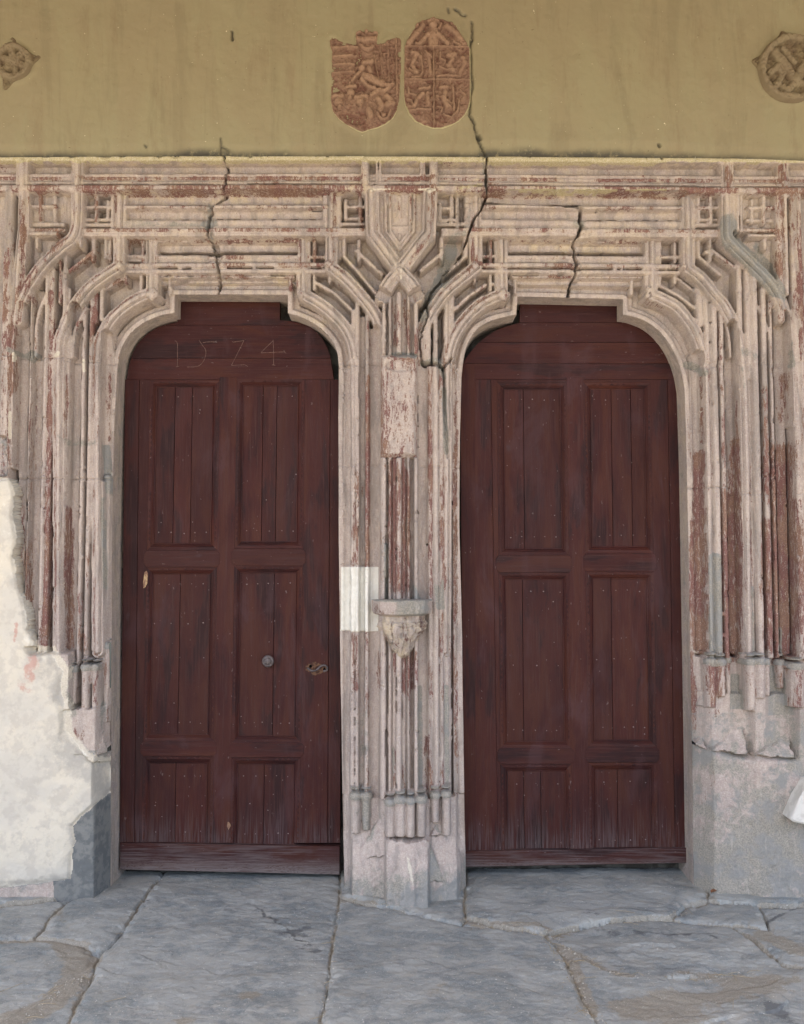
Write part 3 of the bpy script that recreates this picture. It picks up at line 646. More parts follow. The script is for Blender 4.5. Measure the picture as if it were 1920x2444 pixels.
# left foot
OWN[(PX < 168) & (PY > 2090)] = 14; NAMES[14] = ('mortar_base', None)
LFT = (PX < 300) & (PY > 1553)
xl = [-200, 60, 140, 150, 226, 232, 262, 270]; 
b = sstep(1553, 1560, PY + 6 * wob2)
m = LFT & (PX < 176); Y[m] = (Y * (1 - b) + (0.018 + 0.012 * er) * b)[m]; OWN[m & (PY > 1556)] = 12
m = LFT & (PY > 1690 + 8 * wob2) & (PX >= 140)
ft = np.interp(PX, [140, 226, 234, 251, 285], [0.012, 0.020, 0.022, 0.172, 0.178]) + 0.010 * er * (PY < 1890) + 0.0025 * wob2
rec = 0.022 * (1 - sstep(1800, 1812, PY + (PX - 180) * 0.1)) * sstep(150, 160, PX)
Y[m] = (ft + rec)[m]
OWN[m & (PY < 1850)] = 12; OWN[m & (PY >= 1850)] = 13
def tri(pts, mid=None, grey=0.6, red=0.0):
    """flat facet through three (px,py,depth) corners"""
    P3 = [(W(p[0], p[1], p[2])[0], W(p[0], p[1], p[2])[1], p[2]) for p in pts]
    (x0, z0, a), (x1, z1, b_), (x2, z2, c) = P3
    den = (z1 - z2) * (x0 - x2) + (x2 - x1) * (z0 - z2)
    l0 = ((z1 - z2) * (X - x2) + (x2 - x1) * (Z - z2)) / den; l1 = ((z2 - z0) * (X - x2) + (x0 - x2) * (Z - z2)) / den; l2 = 1 - l0 - l1
    y = l0 * a + l1 * b_ + l2 * c; er2 = 0.10 * vnoise(X, Z, 24, 412, 4, .6); y = y + 0.004 * vnoise(X, Z, 30, 413, 4, .65); q = (l0 > -0.02 + er2) & (l1 > -0.02 + er2) & (l2 > -0.02 - er2) & (y < Y)
    Y[q] = (y + 0.001 * wob2)[q]; MG[q] = grey; MR[q] = red; OWN[q] = nid[0]; NAMES[nid[0]] = ('broach', None); nid[0] += 1
tri([(148, 1754, .035), (160, 1800, .0), (225, 1808, .030)], grey=.5); tri([(148, 1754, .035), (225, 1808, .030), (190, 1766, .042)], grey=.5)
tri([(228, 1805, .03), (262, 1795, .12), (246, 1750, .10)], grey=.5)
# right foot
RF = (PX > 1640)
xr = [1640, 1655, 1698, 1705, 1770, 1786, 1890, 1900, 2100]
m = RF & (PY > 1655 + 5 * wob2)
up = np.interp(PX, [1662, 1667, 1700, 1706, 1775, 1788, 1796, 1885, 1895, 2100], [.178, .165, .080, .075, .105, .085, .035, .085, .010, 0.0]) + 0.005 * er
dn = np.interp(PX, [1664, 1670, 1700, 1708, 1778, 1800, 2100], [.178, .165, .050, .044, .022, -0.002, -0.012]) + 0.012 * er
ym = sstep(1788, 1806, PY - (PX - 1790) * 0.10 * (PX < 1800) - 6)
Y[m] = (up * (1 - ym) + dn * ym)[m]; OWN[m & (PY < 1803)] = 32; OWN[m & (PY >= 1803)] = 33
m = (PX > 1640) & (PY > 1570) & (PY <= 1655 + 5 * wob2)
Y[m] = (np.interp(PX, [1655, 1664, 1690, 1745, 1752, 1784, 1790, 1828, 1834, 1888, 1894, 2100], [.178, .170, .125, .120, .128, .130, .10, .09, .105, .105, .07, .05]) + .003 * wob2)[m]; OWN[m] = 32
tri([(1655, 1775, .11), (1688, 1790, .055), (1675, 1758, .125)], grey=.5)
tri([(1700, 1790, .050), (1787, 1803, .006), (1770, 1735, .100)], grey=.5)
tri([(1803, 1802, .004), (1898, 1812, -.008), (1880, 1758, .080)], grey=.5)
tri([(1664, 1683, .130), (1686, 1688, .09), (1678, 1650, .12)], grey=.5)
MG[(PX > 1745) & (PX < 1783) & (PY > 1610) & (PY < 1695)] = 0.95; MG[(PX > 1830) & (PX < 1890) & (PY > 1590) & (PY < 1705)] = 0.95
# middle foot
MFp = (PX > 780) & (PX < 1150)
fl = sstep(1980, 2150, PY) * 0.035
m = MFp & (PY > 1985)
bl_ = sstep(1988, 2075, PY + 10 * wob2)
Yup = np.interp(PX, [812, 830, 838, 885, 900, 918, 922, 1024, 1030, 1058, 1064, 1090, 1097], [.18, .165, .095, .090, .10, .055, -.02, -.02, .060, .085, .08, .12, .18])
Y[m] = (Yup * (1 - bl_) + bl_ * np.interp(PX, [812, 838, 842, 918, 924, 950, 956, 988, 994, 1020, 1026, 1090, 1097, 1120], [.175, .155, .055, .020, -.060, -.064, -.080, -.084, -.070, -.066, .015, .050, .09, .18]) - fl * (PX > 835) * (PX < 1100) + .013 * er + .004 * wob2)[m]; OWN[m] = 23
m = MFp & (PY > 1905 + 4 * wob2) & (PY <= 1990 + 10 * wob2)
Y[m] = (np.interp(PX, [812, 830, 838, 885, 900, 918, 1024, 1030, 1058, 1064, 1090, 1097], [.18, .165, .095, .090, .10, .055, .055, .090, .095, .10, .12, .18]) + .003 * er)[m]; OWN[m] = 23
tri([(842, 2060, .05), (918, 1935, .085), (918, 2040, .010)], grey=.35); tri([(1030, 1995, .05), (1060, 1990, .08), (1045, 1960, .10)], grey=.5)
tri([(1026, 2010, .005), (1060, 2100, .0), (1024, 2100, -.03)], grey=.7)

# polygonal bases of the shafts: six-sided sockets with a moulded cap
def socket(px, y0, y1, hw, top, taper=0.8, cap=True, red=0.3, grey=0.0, ref=1600):
    i = nid[0]; nid[0] += 1; NAMES[i] = ('shaft_base', None)
    a = W(px, y0, top); b2 = W(px, y1, top); zc = (a[1], b2[1]); xc = float(a[0])
    sl_ = win([(xc, float(zc[0])), (xc, float(zc[1]))], hw / S * 1.6)
    x = X[sl_] - xc; z = Z[sl_]
    t = np.clip((zc[0] - z) / (zc[0] - zc[1]), 0, 1)
    ww = hw / S * (1 - (1 - taper) * t)
    ok = (z < zc[0]) & (z > zc[1]) & (np.abs(x) < ww)
    q = np.abs(x) / ww
    y = top + np.where(q < 0.5, 0, (q - 0.5) * ww * 1.9) + 0.010 * (1 - 0) * (q > 0.44) * (q < 0.56) * 0.25
    y = y + 0.02 * np.clip(t - 0.85, 0, 1)
    y = np.where(ok, y, 9) + 0.0015 * wob2[sl_]
    if cap:
        ck = np.abs(z - zc[0] + 0.006); cwid = hw / S * 1.22
        yc = np.where((ck < 0.022) & (np.abs(x) < cwid * np.sqrt(np.clip(1 - (ck / 0.026) ** 2, 0, 1))), top - 0.010 + 0.9 * np.abs(x) * np.abs(x) / cwid + 0.35 * ck, 9)
        y = np.minimum(y, yc)
        up_ = zc[0] + 0.034
        yc2 = np.where((np.abs(z - up_) < 0.006) & (np.abs(x) < hw / S * 0.85), top + 0.002 + 0.9 * x * x / cwid, 9)
        y = np.minimum(y, yc2)
    m = y < Y[sl_]; Y[sl_][m] = y[m]; OWN[sl_][m] = i
    MR[sl_][m] = red; MG[sl_][m] = np.maximum(grey, np.where(z > zc[0] - 0.02, 0.75, 0))[m]
for a in [(178, 1596, 1682, 8, .070, .6), (203, 1592, 1694, 12, .045), (226, 1592, 1712, 9, .060), (254, 1540, 1725, 8, .125, .9, True, .2, .2),
          (1700, 1578, 1690, 13, .060, .95), (1724, 1580, 1664, 12, .050, .95), (1739, 1573, 1655, 8, .085, .8), (1777, 1576, 1655, 11, .085, .55),
          (1795, 1580, 1700, 11, .015, .95), (1818, 1578, 1668, 12, .005, .95), (1833, 1578, 1662, 7, .03, .9), (1865, 1580, 1645, 12, .062, .55), (1908, 1590, 1690, 17, -.012, .95),
          (848, 1900, 1992, 12, .050, .98, True, .1, .3), (874, 1900, 1984, 13, .060, .7, True, .1, .3),
          (932, 1915, 2000, 12, -.022, .98, True, .05, .3), (956, 1910, 2000, 13, -.030, .98, True, .05, .3), (980, 1912, 2000, 10, -.026, .98, True, .05, .3), (1006, 1908, 2000, 12, -.018, .98, True, .05, .3),
          (1039, 1898, 1965, 11, .035, .8, True, .05, .4), (1066, 1896, 1996, 11, .045, .98, True, .05, .4)]: socket(*a)

# --- cracks, joints, losses -------------------------------------------------------------------------
def crack(pts, w, dep, jit=2.0, seed=0, taper=False):
    r = random.Random(seed); P = smooth(pts, 5)
    P = [(x + r.uniform(-jit, jit), y + r.uniform(-jit, jit) * 0.6) for x, y in P]
    Q = toW(P, 0.05); sl_ = win(Q, 0.03)
    d, sg = pdist(Q, XW[sl_] + .0012 * vnoise(X[sl_], Z[sl_], 70, 403, 3), ZW[sl_])
    ww = w / S * (1 + 0.5 * vnoise(X[sl_], Z[sl_], 25, seed + 40, 2))
    Y[sl_] += dep * (1 - sstep(ww * 0.35, ww * 1.0 + 0.002, d))
    return P
CR1 = [(535, 365), (542, 400), (540, 460), (520, 478), (500, 500), (495, 545), (502, 575), (512, 610), (518, 640), (512, 680)]
CR2 = [(1160, 352), (1160, 440), (1158, 478), (1130, 530), (1105, 590), (1098, 600)]
CR2b = [(1095, 610), (1070, 640), (1040, 672), (1024, 698), (1018, 720), (1022, 750), (1010, 780), (1003, 820), (1010, 866), (1050, 866), (1058, 880)]
CR3 = [(1158, 478), (1245, 485), (1300, 488), (1388, 496)]
CR4 = [(1388, 496), (1384, 545), (1375, 582), (1380, 620), (1376, 650), (1368, 700)]
# blocks either side of the cracks stand at slightly different depths
q = (PX > np.interp(PY, [370, 470, 500, 545, 640, 720], [540, 536, 500, 495, 516, 512])) & (PX < 870) & lintel; Y[q] -= 0.005
q = (PX > 1100) & (PX < np.interp(PY, [480, 545, 582, 620, 700], [1388, 1384, 1375, 1380, 1368])) & (PY > 490) & (PY < 718); Y[q] += -0.008
crack(CR1, 2.0, 0.05, 3.2, 1); crack(CR2, 2.0, 0.08, 2.4, 2); crack(CR2b, 1.7, 0.05, 2.5, 3); crack(CR3, 2.0, 0.05, 2, 4); crack(CR4, 2.8, 0.08, 4, 5)
crack([(516, 640), (512, 690), (512, 716)], 2.0, 0.03, 1.5, 6); crack([(505, 560), (512, 580), (517, 600)], 5, 0.03, 1, 7)
crack([(1058, 870), (1062, 930), (1070, 1090)], 3.0, 0.03, 1, 8); crack([(1010, 864), (1035, 868), (1060, 872), (1080, 850)], 2.5, 0.04, 1.5, 9)
crack([(1648, 1788), (1653, 1795)], .5, 0.001, 1, 90); crack([(1575, 385), (1577, 372), (1573, 365)], 3, 0.03, 1, 10)
for (x0, x1, y, dp) in [(-100, 160, 852, .010), (150, 285, 858, .010), (-100, 270, 1140, .012), (800, 905, 866, .008), (1640, 1960, 868, .006), (1636, 1760, 1160, .012), (1760, 1960, 1178, .008),
                        (800, 920, 1107, .006), (1000, 1100, 1112, .006), (812, 890, 1348, .008), (812, 885, 1510, .006), (1636, 1960, 1556, .006)]:
    crack([(x0, y), ((x0 + x1) / 2, y + 2), (x1, y)], 1.3, dp, 1.2, int(x0 + y) % 97 + 3)
# loss of stone: rough hollows
def loss(px, py, rx, ry, dep, seed):
    q = np.exp(-(((PX - px) / rx) ** 2 + ((PY - py) / ry) ** 2)); k = sstep(0.3, 0.55, q + 0.18 * vnoise(X, Z, 18, seed, 4))
    Yt = Y + dep * k * (0.8 + 0.5 * vnoise(X, Z, 40, seed + 1, 4)); Y[:] = Yt
for a in [(500, 520, 14, 40, .018, 1), (512, 610, 20, 14, .018, 2), (1150, 455, 14, 30, .010, 3), (1390, 560, 16, 18, .015, 4), (1376, 640, 14, 26, .012, 5), (272, 1240, 14, 95, .012, 6), (60, 1300, 28, 200, .008, 7),
          (1718, 890, 20, 40, .012, 8), (960, 880, 40, 14, .01, 9), (1690, 870, 30, 8, .012, 10), (955, 2100, 60, 60, .010, 11), (870, 2090, 40, 70, .006, 12), (280, 1130, 8, 16, .010, 13), (1260, 470, 90, 8, .006, 14)]: loss(*a)
def blur(A, r_):
    for ax in (0, 1):
        c = np.cumsum(np.concatenate([np.repeat(np.take(A, [0], ax), r_ + 1, ax), A, np.repeat(np.take(A, [-1], ax), r_, ax)], ax), ax)
        n_ = A.shape[ax]; A = (np.take(c, range(2 * r_ + 1, 2 * r_ + 1 + n_), ax) - np.take(c, range(0, n_), ax)) / (2 * r_ + 1)
    return A
ins_ = s > 0.012
Yb1 = blur(np.where(s > -0.01, Y, 0.19), 1); Yb3 = blur(np.where(s > -0.01, Y, 0.19), 4)
Y = np.where(ins_, Y * 0.95 + Yb1 * 0.05, Y)
ch = 0.7 * sstep(0.27, 0.42, vnoise(X, Z, 13, 404, 5, 0.65)) * ins_
Y = Y + ch * np.clip(Yb3 - Y, 0, 0.03) * (0.55 + 0.45 * vnoise(X, Z, 50, 405, 3))
Y += ins_ * 0.0016 * vnoise(X, Z, 55, 406, 4, 0.7)
Y += 0.0012 * vnoise(X, Z, 60, 77, 4, 0.6) + 0.0010 * vnoise(X, Z, 14, 78, 3)

# --- left lime plaster laid flush over the foot of the jamb --------------------------------------------
PLA = [(-260, 1142), (24, 1140), (34, 1180), (28, 1230), (38, 1290), (30, 1330), (42, 1400), (58, 1450), (62, 1500), (80, 1530), (72, 1556), (118, 1560), (150, 1600), (142, 1660), (152, 1700), (150, 1750), (185, 1795), (225, 1830), (255, 1850), (275, 1880), (276, 1902), (240, 1905), (222, 1925), (188, 1955), (170, 1975), (178, 2010), (166, 2050), (163, 2105), (100, 2112), (40, 2122), (-260, 2135)]
pw = toW(PLA, 0.0); dp_, _ = pdist(pw + [pw[0]], X, Z); ip = inpoly(pw, X + 0.020 * vnoise(X, Z, 12, 30, 6, .65), Z + 0.020 * vnoise(X, Z, 12, 31, 6, .65))
edge = np.where(ip, dp_, 0)
yp = 0.006 + 0.016 * (1 - sstep(0, 0.02, edge)) + 0.010 * vnoise(X, Z, 3, 61, 4) + 0.003 * vnoise(X, Z, 25, 62, 5)
yp = np.where(PX > 150, yp + np.interp(PX, [150, 228, 250], [0.0, 0.015, 0.16]), yp)
soft_ = sstep(1540, 1580, PY)
kb = np.where(soft_ > 0, sstep(0.0, 0.045, edge + 0.012 * wob2), 1.0)
yp = yp * kb + (1 - kb) * np.minimum(np.maximum(Y, yp), yp + 0.05)
m = ip; Y[m] = yp[m]; OWN[m] = 90; plaster_out = np.where(ip, 0, dp_); plaster_in = np.where(ip, dp_, 9)
# rough rubble pocket at the far left, above the plaster
m = (PX < 30 + 5 * wob2) & (PY > 1045) & (PY < 1138); Y[m] = (0.05 + 0.03 * vnoise(X, Z, 22, 63, 5))[m]; MG[m] = 0.5
# new cream repair stone in the pier
m = (PX > 811) & (PX < 902) & (PY > 1355) & (PY < 1509)
OWNr = nid[0]; nid[0] += 1; NAMES[OWNr] = ('repair_stone', 'fresh cream-white moulded repair stone let into the left side of the pier')
OWN[m] = OWNr; Y[m] -= 0.003; MW[m] = 1.0; MR[m] = -1; MG[m] = -1
for x, wd in ((834, 1.5), (858, 1.5), (884, 1.5)):
    q = m & (np.abs(PX - x) < wd); Y[q] += 0.006

PX, PY = PXY(X, Z, Y)
# --- where the paint, the grey mortar and fresh lime lie (each a stain with a shape of its own) --------------
def blob(A, pts, rx, wgt, stretch=1.0):
    """soft stain along photo-pixel points"""
    x0 = min(p[0] for p in pts) - 3 * rx; x1 = max(p[0] for p in pts) + 3 * rx
    y0 = min(p[1] for p in pts) - 3 * rx * stretch; y1 = max(p[1] for p in pts) + 3 * rx * stretch
    q = (PX > x0) & (PX < x1) & (PY > y0) & (PY < y1)
    if not q.any(): return
    P = [(p[0], p[1] / stretch) for p in pts]
    if len(P) == 1: d = np.hypot(PX[q] - P[0][0], PY[q] / stretch - P[0][1])
    else: d, _ = pdist(P, PX[q], PY[q] / stretch)
    A[q] += wgt * np.exp(-(d / rx) ** 2)
MR += 0.10 * (PX > 820) * (PX < 1100) * (PY > 1080) * (PY < 1880) + 0.06 * ((PX < 300) | (PX > 1640)) * (PY > 880)
MR += 0.16 * (PY < 860) * (PY > 385) * (vnoise(X, Z, 26, 305, 4, 0.6) > 0.02)
MR *= np.clip(0.72 + 1.05 * vnoise(X, Z, 5.0, 301, 4, 0.6, 1.6, 0.5), 0.1, 1.25)
for (pts, rx, wg, st) in [
    ([(121, 700), (121, 740)], 8, .5, 1), ([(225, 740), (224, 790)], 8, .5, 1), ([(115, 1010), (120, 950)], 9, .4, 1), ([(30, 780), (34, 930)], 10, .45, 1), ([(160, 900), (156, 1050)], 6, .45, 1),
    ([(263, 850), (262, 1050)], 6, .5, 1), ([(165, 1220), (170, 1540)], 10, .85, 1), ([(110, 1450), (105, 1540)], 16, .5, 1), ([(45, 1180), (60, 1340), (80, 1500)], 12, .35, 1), ([(190, 1420), (195, 1550)], 8, .35, 1),
    ([(80, 650), (60, 720)], 14, .3, 1), ([(150, 570), (110, 620)], 10, .3, 1), ([(20, 600), (12, 760)], 8, .4, 1), ([(54, 480), (52, 620)], 7, .5, 1),
    ([(942, 730), (945, 820)], 8, .5, 1), ([(966, 720), (970, 800)], 7, .5, 1), ([(940, 1110), (938, 1290), (945, 1400)], 12, .55, 1), ([(970, 1130), (972, 1260), (965, 1400)], 12, .55, 1),
    ([(853, 1130), (848, 1340)], 9, .30, 1), ([(880, 900), (878, 1330)], 5, .35, 1), ([(1025, 960), (1028, 1200), (1030, 1420)], 6, .45, 1), ([(1092, 960), (1088, 1200), (1085, 1500)], 8, .35, 1),
    ([(845, 1520), (850, 1640)], 11, .45, 1), ([(985, 1560), (985, 1640)], 14, .5, 1), ([(903, 1560), (905, 1640)], 9, .4, 1), ([(1055, 1250), (1060, 1400)], 10, .35, 1), ([(1075, 1520), (1090, 1800)], 9, .35, 1), ([(1018, 1760), (1020, 1880)], 6, .6, 1),
    ([(1753, 1060), (1755, 1150)], 16, .6, 1), ([(1745, 1190), (1745, 1560)], 22, .95, 1), ([(1870, 900), (1870, 1000)], 14, .5, 1), ([(1868, 1080), (1872, 1560)], 24, .9, 1), ([(1665, 1090), (1670, 1550)], 15, .75, 1), ([(1650, 1250), (1650, 1700)], 10, .4, 1), ([(1826, 930), (1830, 1160)], 10, .4, 1),
    ([(1825, 1250), (1832, 1540)], 12, .55, 1), ([(1912, 600), (1916, 800)], 10, .5, 1), ([(1912, 1200), (1915, 1500)], 12, .35, 1), ([(1703, 1600), (1705, 1700)], 14, .3, 1), ([(1655, 1620), (1658, 1740)], 10, .45, 1), ([(1700, 1850), (1690, 1990)], 25, .15, 1), ([(190, 1760)], 26, .35, 1),
    ([(1640, 455), (1760, 455)], 6, .5, 1), ([(1737, 400), (1737, 440)], 8, .6, 1), ([(860, 500), (866, 545)], 8, .5, 1), ([(20, 390), (20, 410)], 18, .35, 1),
    ([(560, 385), (860, 395)], 8, .10, 1), ([(820, 390), (850, 392)], 7, .45, 1), ([(1050, 388), (1080, 394)], 7, .45, 1), ([(1540, 718), (1580, 735)], 5, .6, 1)]:
    blob(MR, pts, rx, wg, st)
# general wear: the lower the shafts, the more bare red stone
MR += 0.06 * sstep(900, 1500, PY) * (PX > 1640) - 0.05 * (PY > 1905) * (PX < 1600)
for (pts, rx, wg, st) in [
    ([(20, 835), (60, 850), (95, 850)], 12, .7, 1), ([(80, 880), (78, 840)], 8, .6, 1), ([(140, 1040), (170, 1060), (225, 1055)], 14, .55, 1), ([(255, 1070), (262, 1165)], 12, 1.0, 1), ([(245, 1190), (250, 1400)], 8, .7, 1), ([(275, 1180), (275, 1560)], 9, .65, 1),
    ([(245, 870), (235, 1000)], 12, .1, 1), ([(940, 845), (990, 850)], 12, .65, 1), ([(1010, 868), (1045, 860), (1060, 900)], 11, .75, 1), ([(1060, 930), (1066, 1080)], 8, .9, 1), ([(1080, 600), (1050, 660), (1020, 720), (1010, 760)], 16, .75, 1), ([(1085, 560), (1070, 610)], 16, .55, 1), ([(1120, 500), (1110, 560)], 12, .5, 1), ([(1155, 385), (1160, 460)], 10, .6, 1), ([(1095, 640), (1060, 680)], 14, .5, 1),
    ([(1740, 530), (1740, 572), (1775, 605), (1815, 650), (1850, 690)], 22, 1.15, 1), ([(1800, 570), (1850, 660), (1878, 730)], 10, .5, 1), ([(1885, 820), (1890, 870)], 14, .7, 1), ([(1780, 840), (1800, 850)], 18, .6, 1), ([(1772, 880), (1778, 930)], 9, .5, 1), ([(1635, 870), (1660, 880), (1680, 890)], 16, .7, 1), ([(1715, 900), (1715, 940)], 16, .35, 1),
    ([(1703, 1330), (1706, 1580)], 14, 1.0, 1), ([(1716, 1330), (1718, 1580)], 8, .9, 1), ([(1796, 1400), (1800, 1580)], 7, .6, 1), ([(1863, 1500), (1863, 1560)], 6, .8, 1),
    ([(922, 1300), (922, 1430)], 6, 1.0, 1), ([(990, 1400), (998, 1430)], 8, .7, 1), ([(940, 1425), (1000, 1432)], 8, .5, 1), ([(1042, 1400), (1046, 1450)], 8, .8, 1), ([(1056, 1385), (1058, 1450)], 6, .8, 1), ([(1002, 1640), (1004, 1880)], 7, .95, 1), ([(1066, 1640), (1068, 1870)], 8, .85, 1), ([(940, 1780), (940, 1850)], 7, .6, 1),
    ([(840, 1540), (845, 1900)], 16, .35, 1), ([(870, 1700), (875, 1990)], 18, .45, 1), ([(500, 490), (505, 560), (515, 620)], 16, .5, 1), ([(1390, 500), (1380, 600)], 12, .4, 1), ([(300, 535), (480, 538)], 8, .2, 1), ([(1690, 900), (1700, 1000)], 12, .15, 1),
    ([(150, 1650), (170, 1700)], 22, .8, 1), ([(245, 1680), (245, 1740)], 10, .6, 1), ([(160, 1580), (150, 1620)], 14, .5, 1)]:
    blob(MG, pts, rx, wg, st)
m = (PX < 300) & (PY > 1790); MG[m] = np.maximum(MG[m], 0.55); m = (PX < 300) & (PY > 1905 + 20 * wob2); MG[m] = 0.45; MR[m] = -0.5
m = (PX > 1636) & (PY > 1700); MG[m] = np.maximum(MG[m], (0.52 + 0.2 * sstep(1900, 2060, PY) + 0.28 * er)[m])
m = (PX > 780) & (PX < 1160) & (PY > 1880); MG[m] = np.maximum(MG[m], (0.28 + 0.35 * sstep(2000, 2140, PY) + 0.25 * er)[m])
for (pts, rx, wg, st) in [
    ([(880, 452), (880, 540)], 9, .45, 1), ([(890, 452), (935, 452)], 6, .6, 1), ([(1000, 452), (1040, 452)], 6, .6, 1), ([(1025, 460), (1020, 500)], 10, .4, 1), ([(957, 645), (958, 665)], 6, .6, 1), ([(958, 940), (950, 990)], 14, .12, 1),
    ([(33, 845), (34, 860)], 7, .8, 1), ([(139, 842), (135, 848)], 9, .7, 1), ([(200, 860), (201, 885)], 5, .9, 1), ([(180, 450), (183, 560), (150, 585)], 9, .3, 1), ([(24, 985), (24, 1045)], 5, 1.0, 1), ([(282, 1125), (283, 1150)], 5, .8, 1), ([(1716, 920), (1712, 980)], 18, .3, 1),
    ([(1700, 1030), (1706, 1110)], 6, .4, 1), ([(1795, 1060), (1797, 1160)], 7, .4, 1), ([(1796, 1180), (1798, 1500)], 8, .4, 1), ([(125, 1110), (128, 1200)], 6, .4, 1), ([(975, 2050), (985, 2110)], 10, .6, 1), ([(870, 2060), (880, 2120)], 24, .3, 1), ([(1905, 1170), (1915, 1180)], 12, .5, 1), ([(1100, 1100), (1108, 1900)], 6, .3, 1), ([(1650, 1545), (1665, 1560)], 10, .5, 1)]:
    blob(MW, pts, rx, wg, st)
MY += 0.12 * (1 - sstep(640, 900, PY)); MY[:] = np.maximum(MY, 1.0 * (1 - sstep(383, 392, PY + 6 * wob2)))
for (pts, rx, wg) in [([(420, 372), (560, 376)], 8, .5), ([(1180, 380), (1560, 388)], 10, .7), ([(1180, 455), (1450, 462)], 9, .45), ([(1240, 460), (1590, 455)], 8, .6), ([(300, 470), (760, 475)], 10, .35), ([(400, 668), (680, 672)], 10, .3), ([(1250, 590), (1500, 600)], 10, .2), ([(840, 640), (870, 690)], 14, .35), ([(780, 450), (1080, 460)], 12, .3), ([(1100, 450), (1150, 440)], 12, .5), ([(720, 740), (770, 770)], 10, .3)]:
    blob(MY, pts, rx, wg)
mrep = OWN == OWNr; MR[mrep] = -1; MG[mrep] = -1; MW[mrep] = 1.2
# plaster masks
q = OWN == 90
MRp = np.zeros(X.shape); MGp = np.zeros(X.shape); MWp = np.zeros(X.shape)
for (pts, rx, wg) in [([(80, 1570), (60, 1640)], 22, .8), ([(40, 1490), (35, 1530)], 8, .9), ([(120, 1660)], 30, .35)]: blob(MRp, pts, rx, wg)
for (pts, rx, wg) in [([(100, 1600), (150, 1660)], 30, .6), ([(160, 1800), (250, 1880)], 30, .9), ([(20, 1650), (120, 1800)], 40, .35), ([(-50, 2110), (160, 2100)], 16, .4)]: blob(MGp, pts, rx, wg)
for (pts, rx, wg) in [([(70, 1450), (75, 1530)], 18, .8), ([(20, 1180), (20, 1400)], 30, .3)]: blob(MWp, pts, rx, wg)
MGp += 0.55 * np.exp(-(plaster_in / 0.05) ** 2) * (0.7 + vnoise(X, Z, 12, 411, 4))
so_ = (~ip) & (PX < 300) & (PY > 1540) & (PY < 1900); MW[so_] += (0.75 * np.exp(-(plaster_out / 0.05) ** 2))[so_]
MR[q] = MRp[q]; MG[q] = MGp[q]; MW[q] = MWp[q]; MY[q] = 0

# --- build the portal -----------------------------------------------------------------------------------
TOPL = toW([(-300, 376), (400, 371), (440, 364), (530, 367), (560, 373), (1140, 371), (1150, 362), (1550, 366), (1700, 374), (1920, 382), (2250, 392)], 0.0)
ztop = np.interp(X, [p[0] for p in TOPL], [p[1] for p in TOPL])
Zc = np.where((Z > ztop) & (Z < ztop + H * 1.01), ztop, Z)
P = np.stack([X, Y, Zc], 2); N = grid_normals(P)
keep = (s > -0.62 * H) & (Z < ztop + H * 1.01)
Mk = np.stack([MR, MG, MW, MY], 2)
portal = empty('stone_portal', (0, 0.05, 0), 'pale pinkish late Gothic double door surround with crossing mouldings and flaking red paint', 'portal')
lowwall = None
COMP, ORIG = components(OWN, keep)
for cid, v, qd, nn, mk in split_grid(P, keep, COMP, N, Mk):
    oid = int(ORIG[cid])
    if oid == 90 and lowwall is not None:
        o = link('lime_plaster', npmesh('lime_plaster', v, qd, nn, mk), M_PL, lowwall); continue
    if oid == 90:
        me = npmesh('lime_plaster', v, qd, nn, mk)
        lowwall = link('plastered_wall_foot', me, M_PL)
        props(lowwall, 'rough cream-white lime plaster on the lower wall beside the left door', 'wall')
        continue
    nm, lb = NAMES.get(oid, ('stone_block', None))
    o = link(nm, npmesh(nm, v, qd, nn, mk), M_REP if nm == 'repair_stone' else (M_FOOT if nm == 'jamb_foot' else M_STONE), portal)
    if lb: o['label'] = lb
# reveals behind the arris
M_REV = mat_simple('reveal mortar', (0.42, 0.36, 0.26), (0.20, 0.19, 0.165), 14, 0.9, 0.2, 0.6)
for pts, nm in ((OP1, 'a'), (OP2, 'b')):
    v = []; f = []; n = len(pts); ny = 7
    for i, (x, z) in enumerate(pts):
        for j in range(ny):
            k = j / (ny - 1); v.append((x, 0.167 + k * 0.25, z))
    V_ = np.array(v); V_[:, 0] += 0.002 * vnoise(V_[:, 1] * 3, V_[:, 2], 20, 5, 3); V_[:, 2] += 0.003 * (V_[:, 2] > 2.9) * vnoise(V_[:, 0], V_[:, 1], 20, 6, 3)
    Q_ = [(i * ny + j, i * ny + j + 1, (i + 1) * ny + j + 1, (i + 1) * ny + j) for i in range(n - 1) for j in range(ny - 1)]
    o = link('reveal', npmesh('reveal', V_, np.array(Q_), None, np.tile(np.array([[0.1, 0.42, 0.0, 0.1]]), (len(V_), 1)), True), M_STONE, portal)

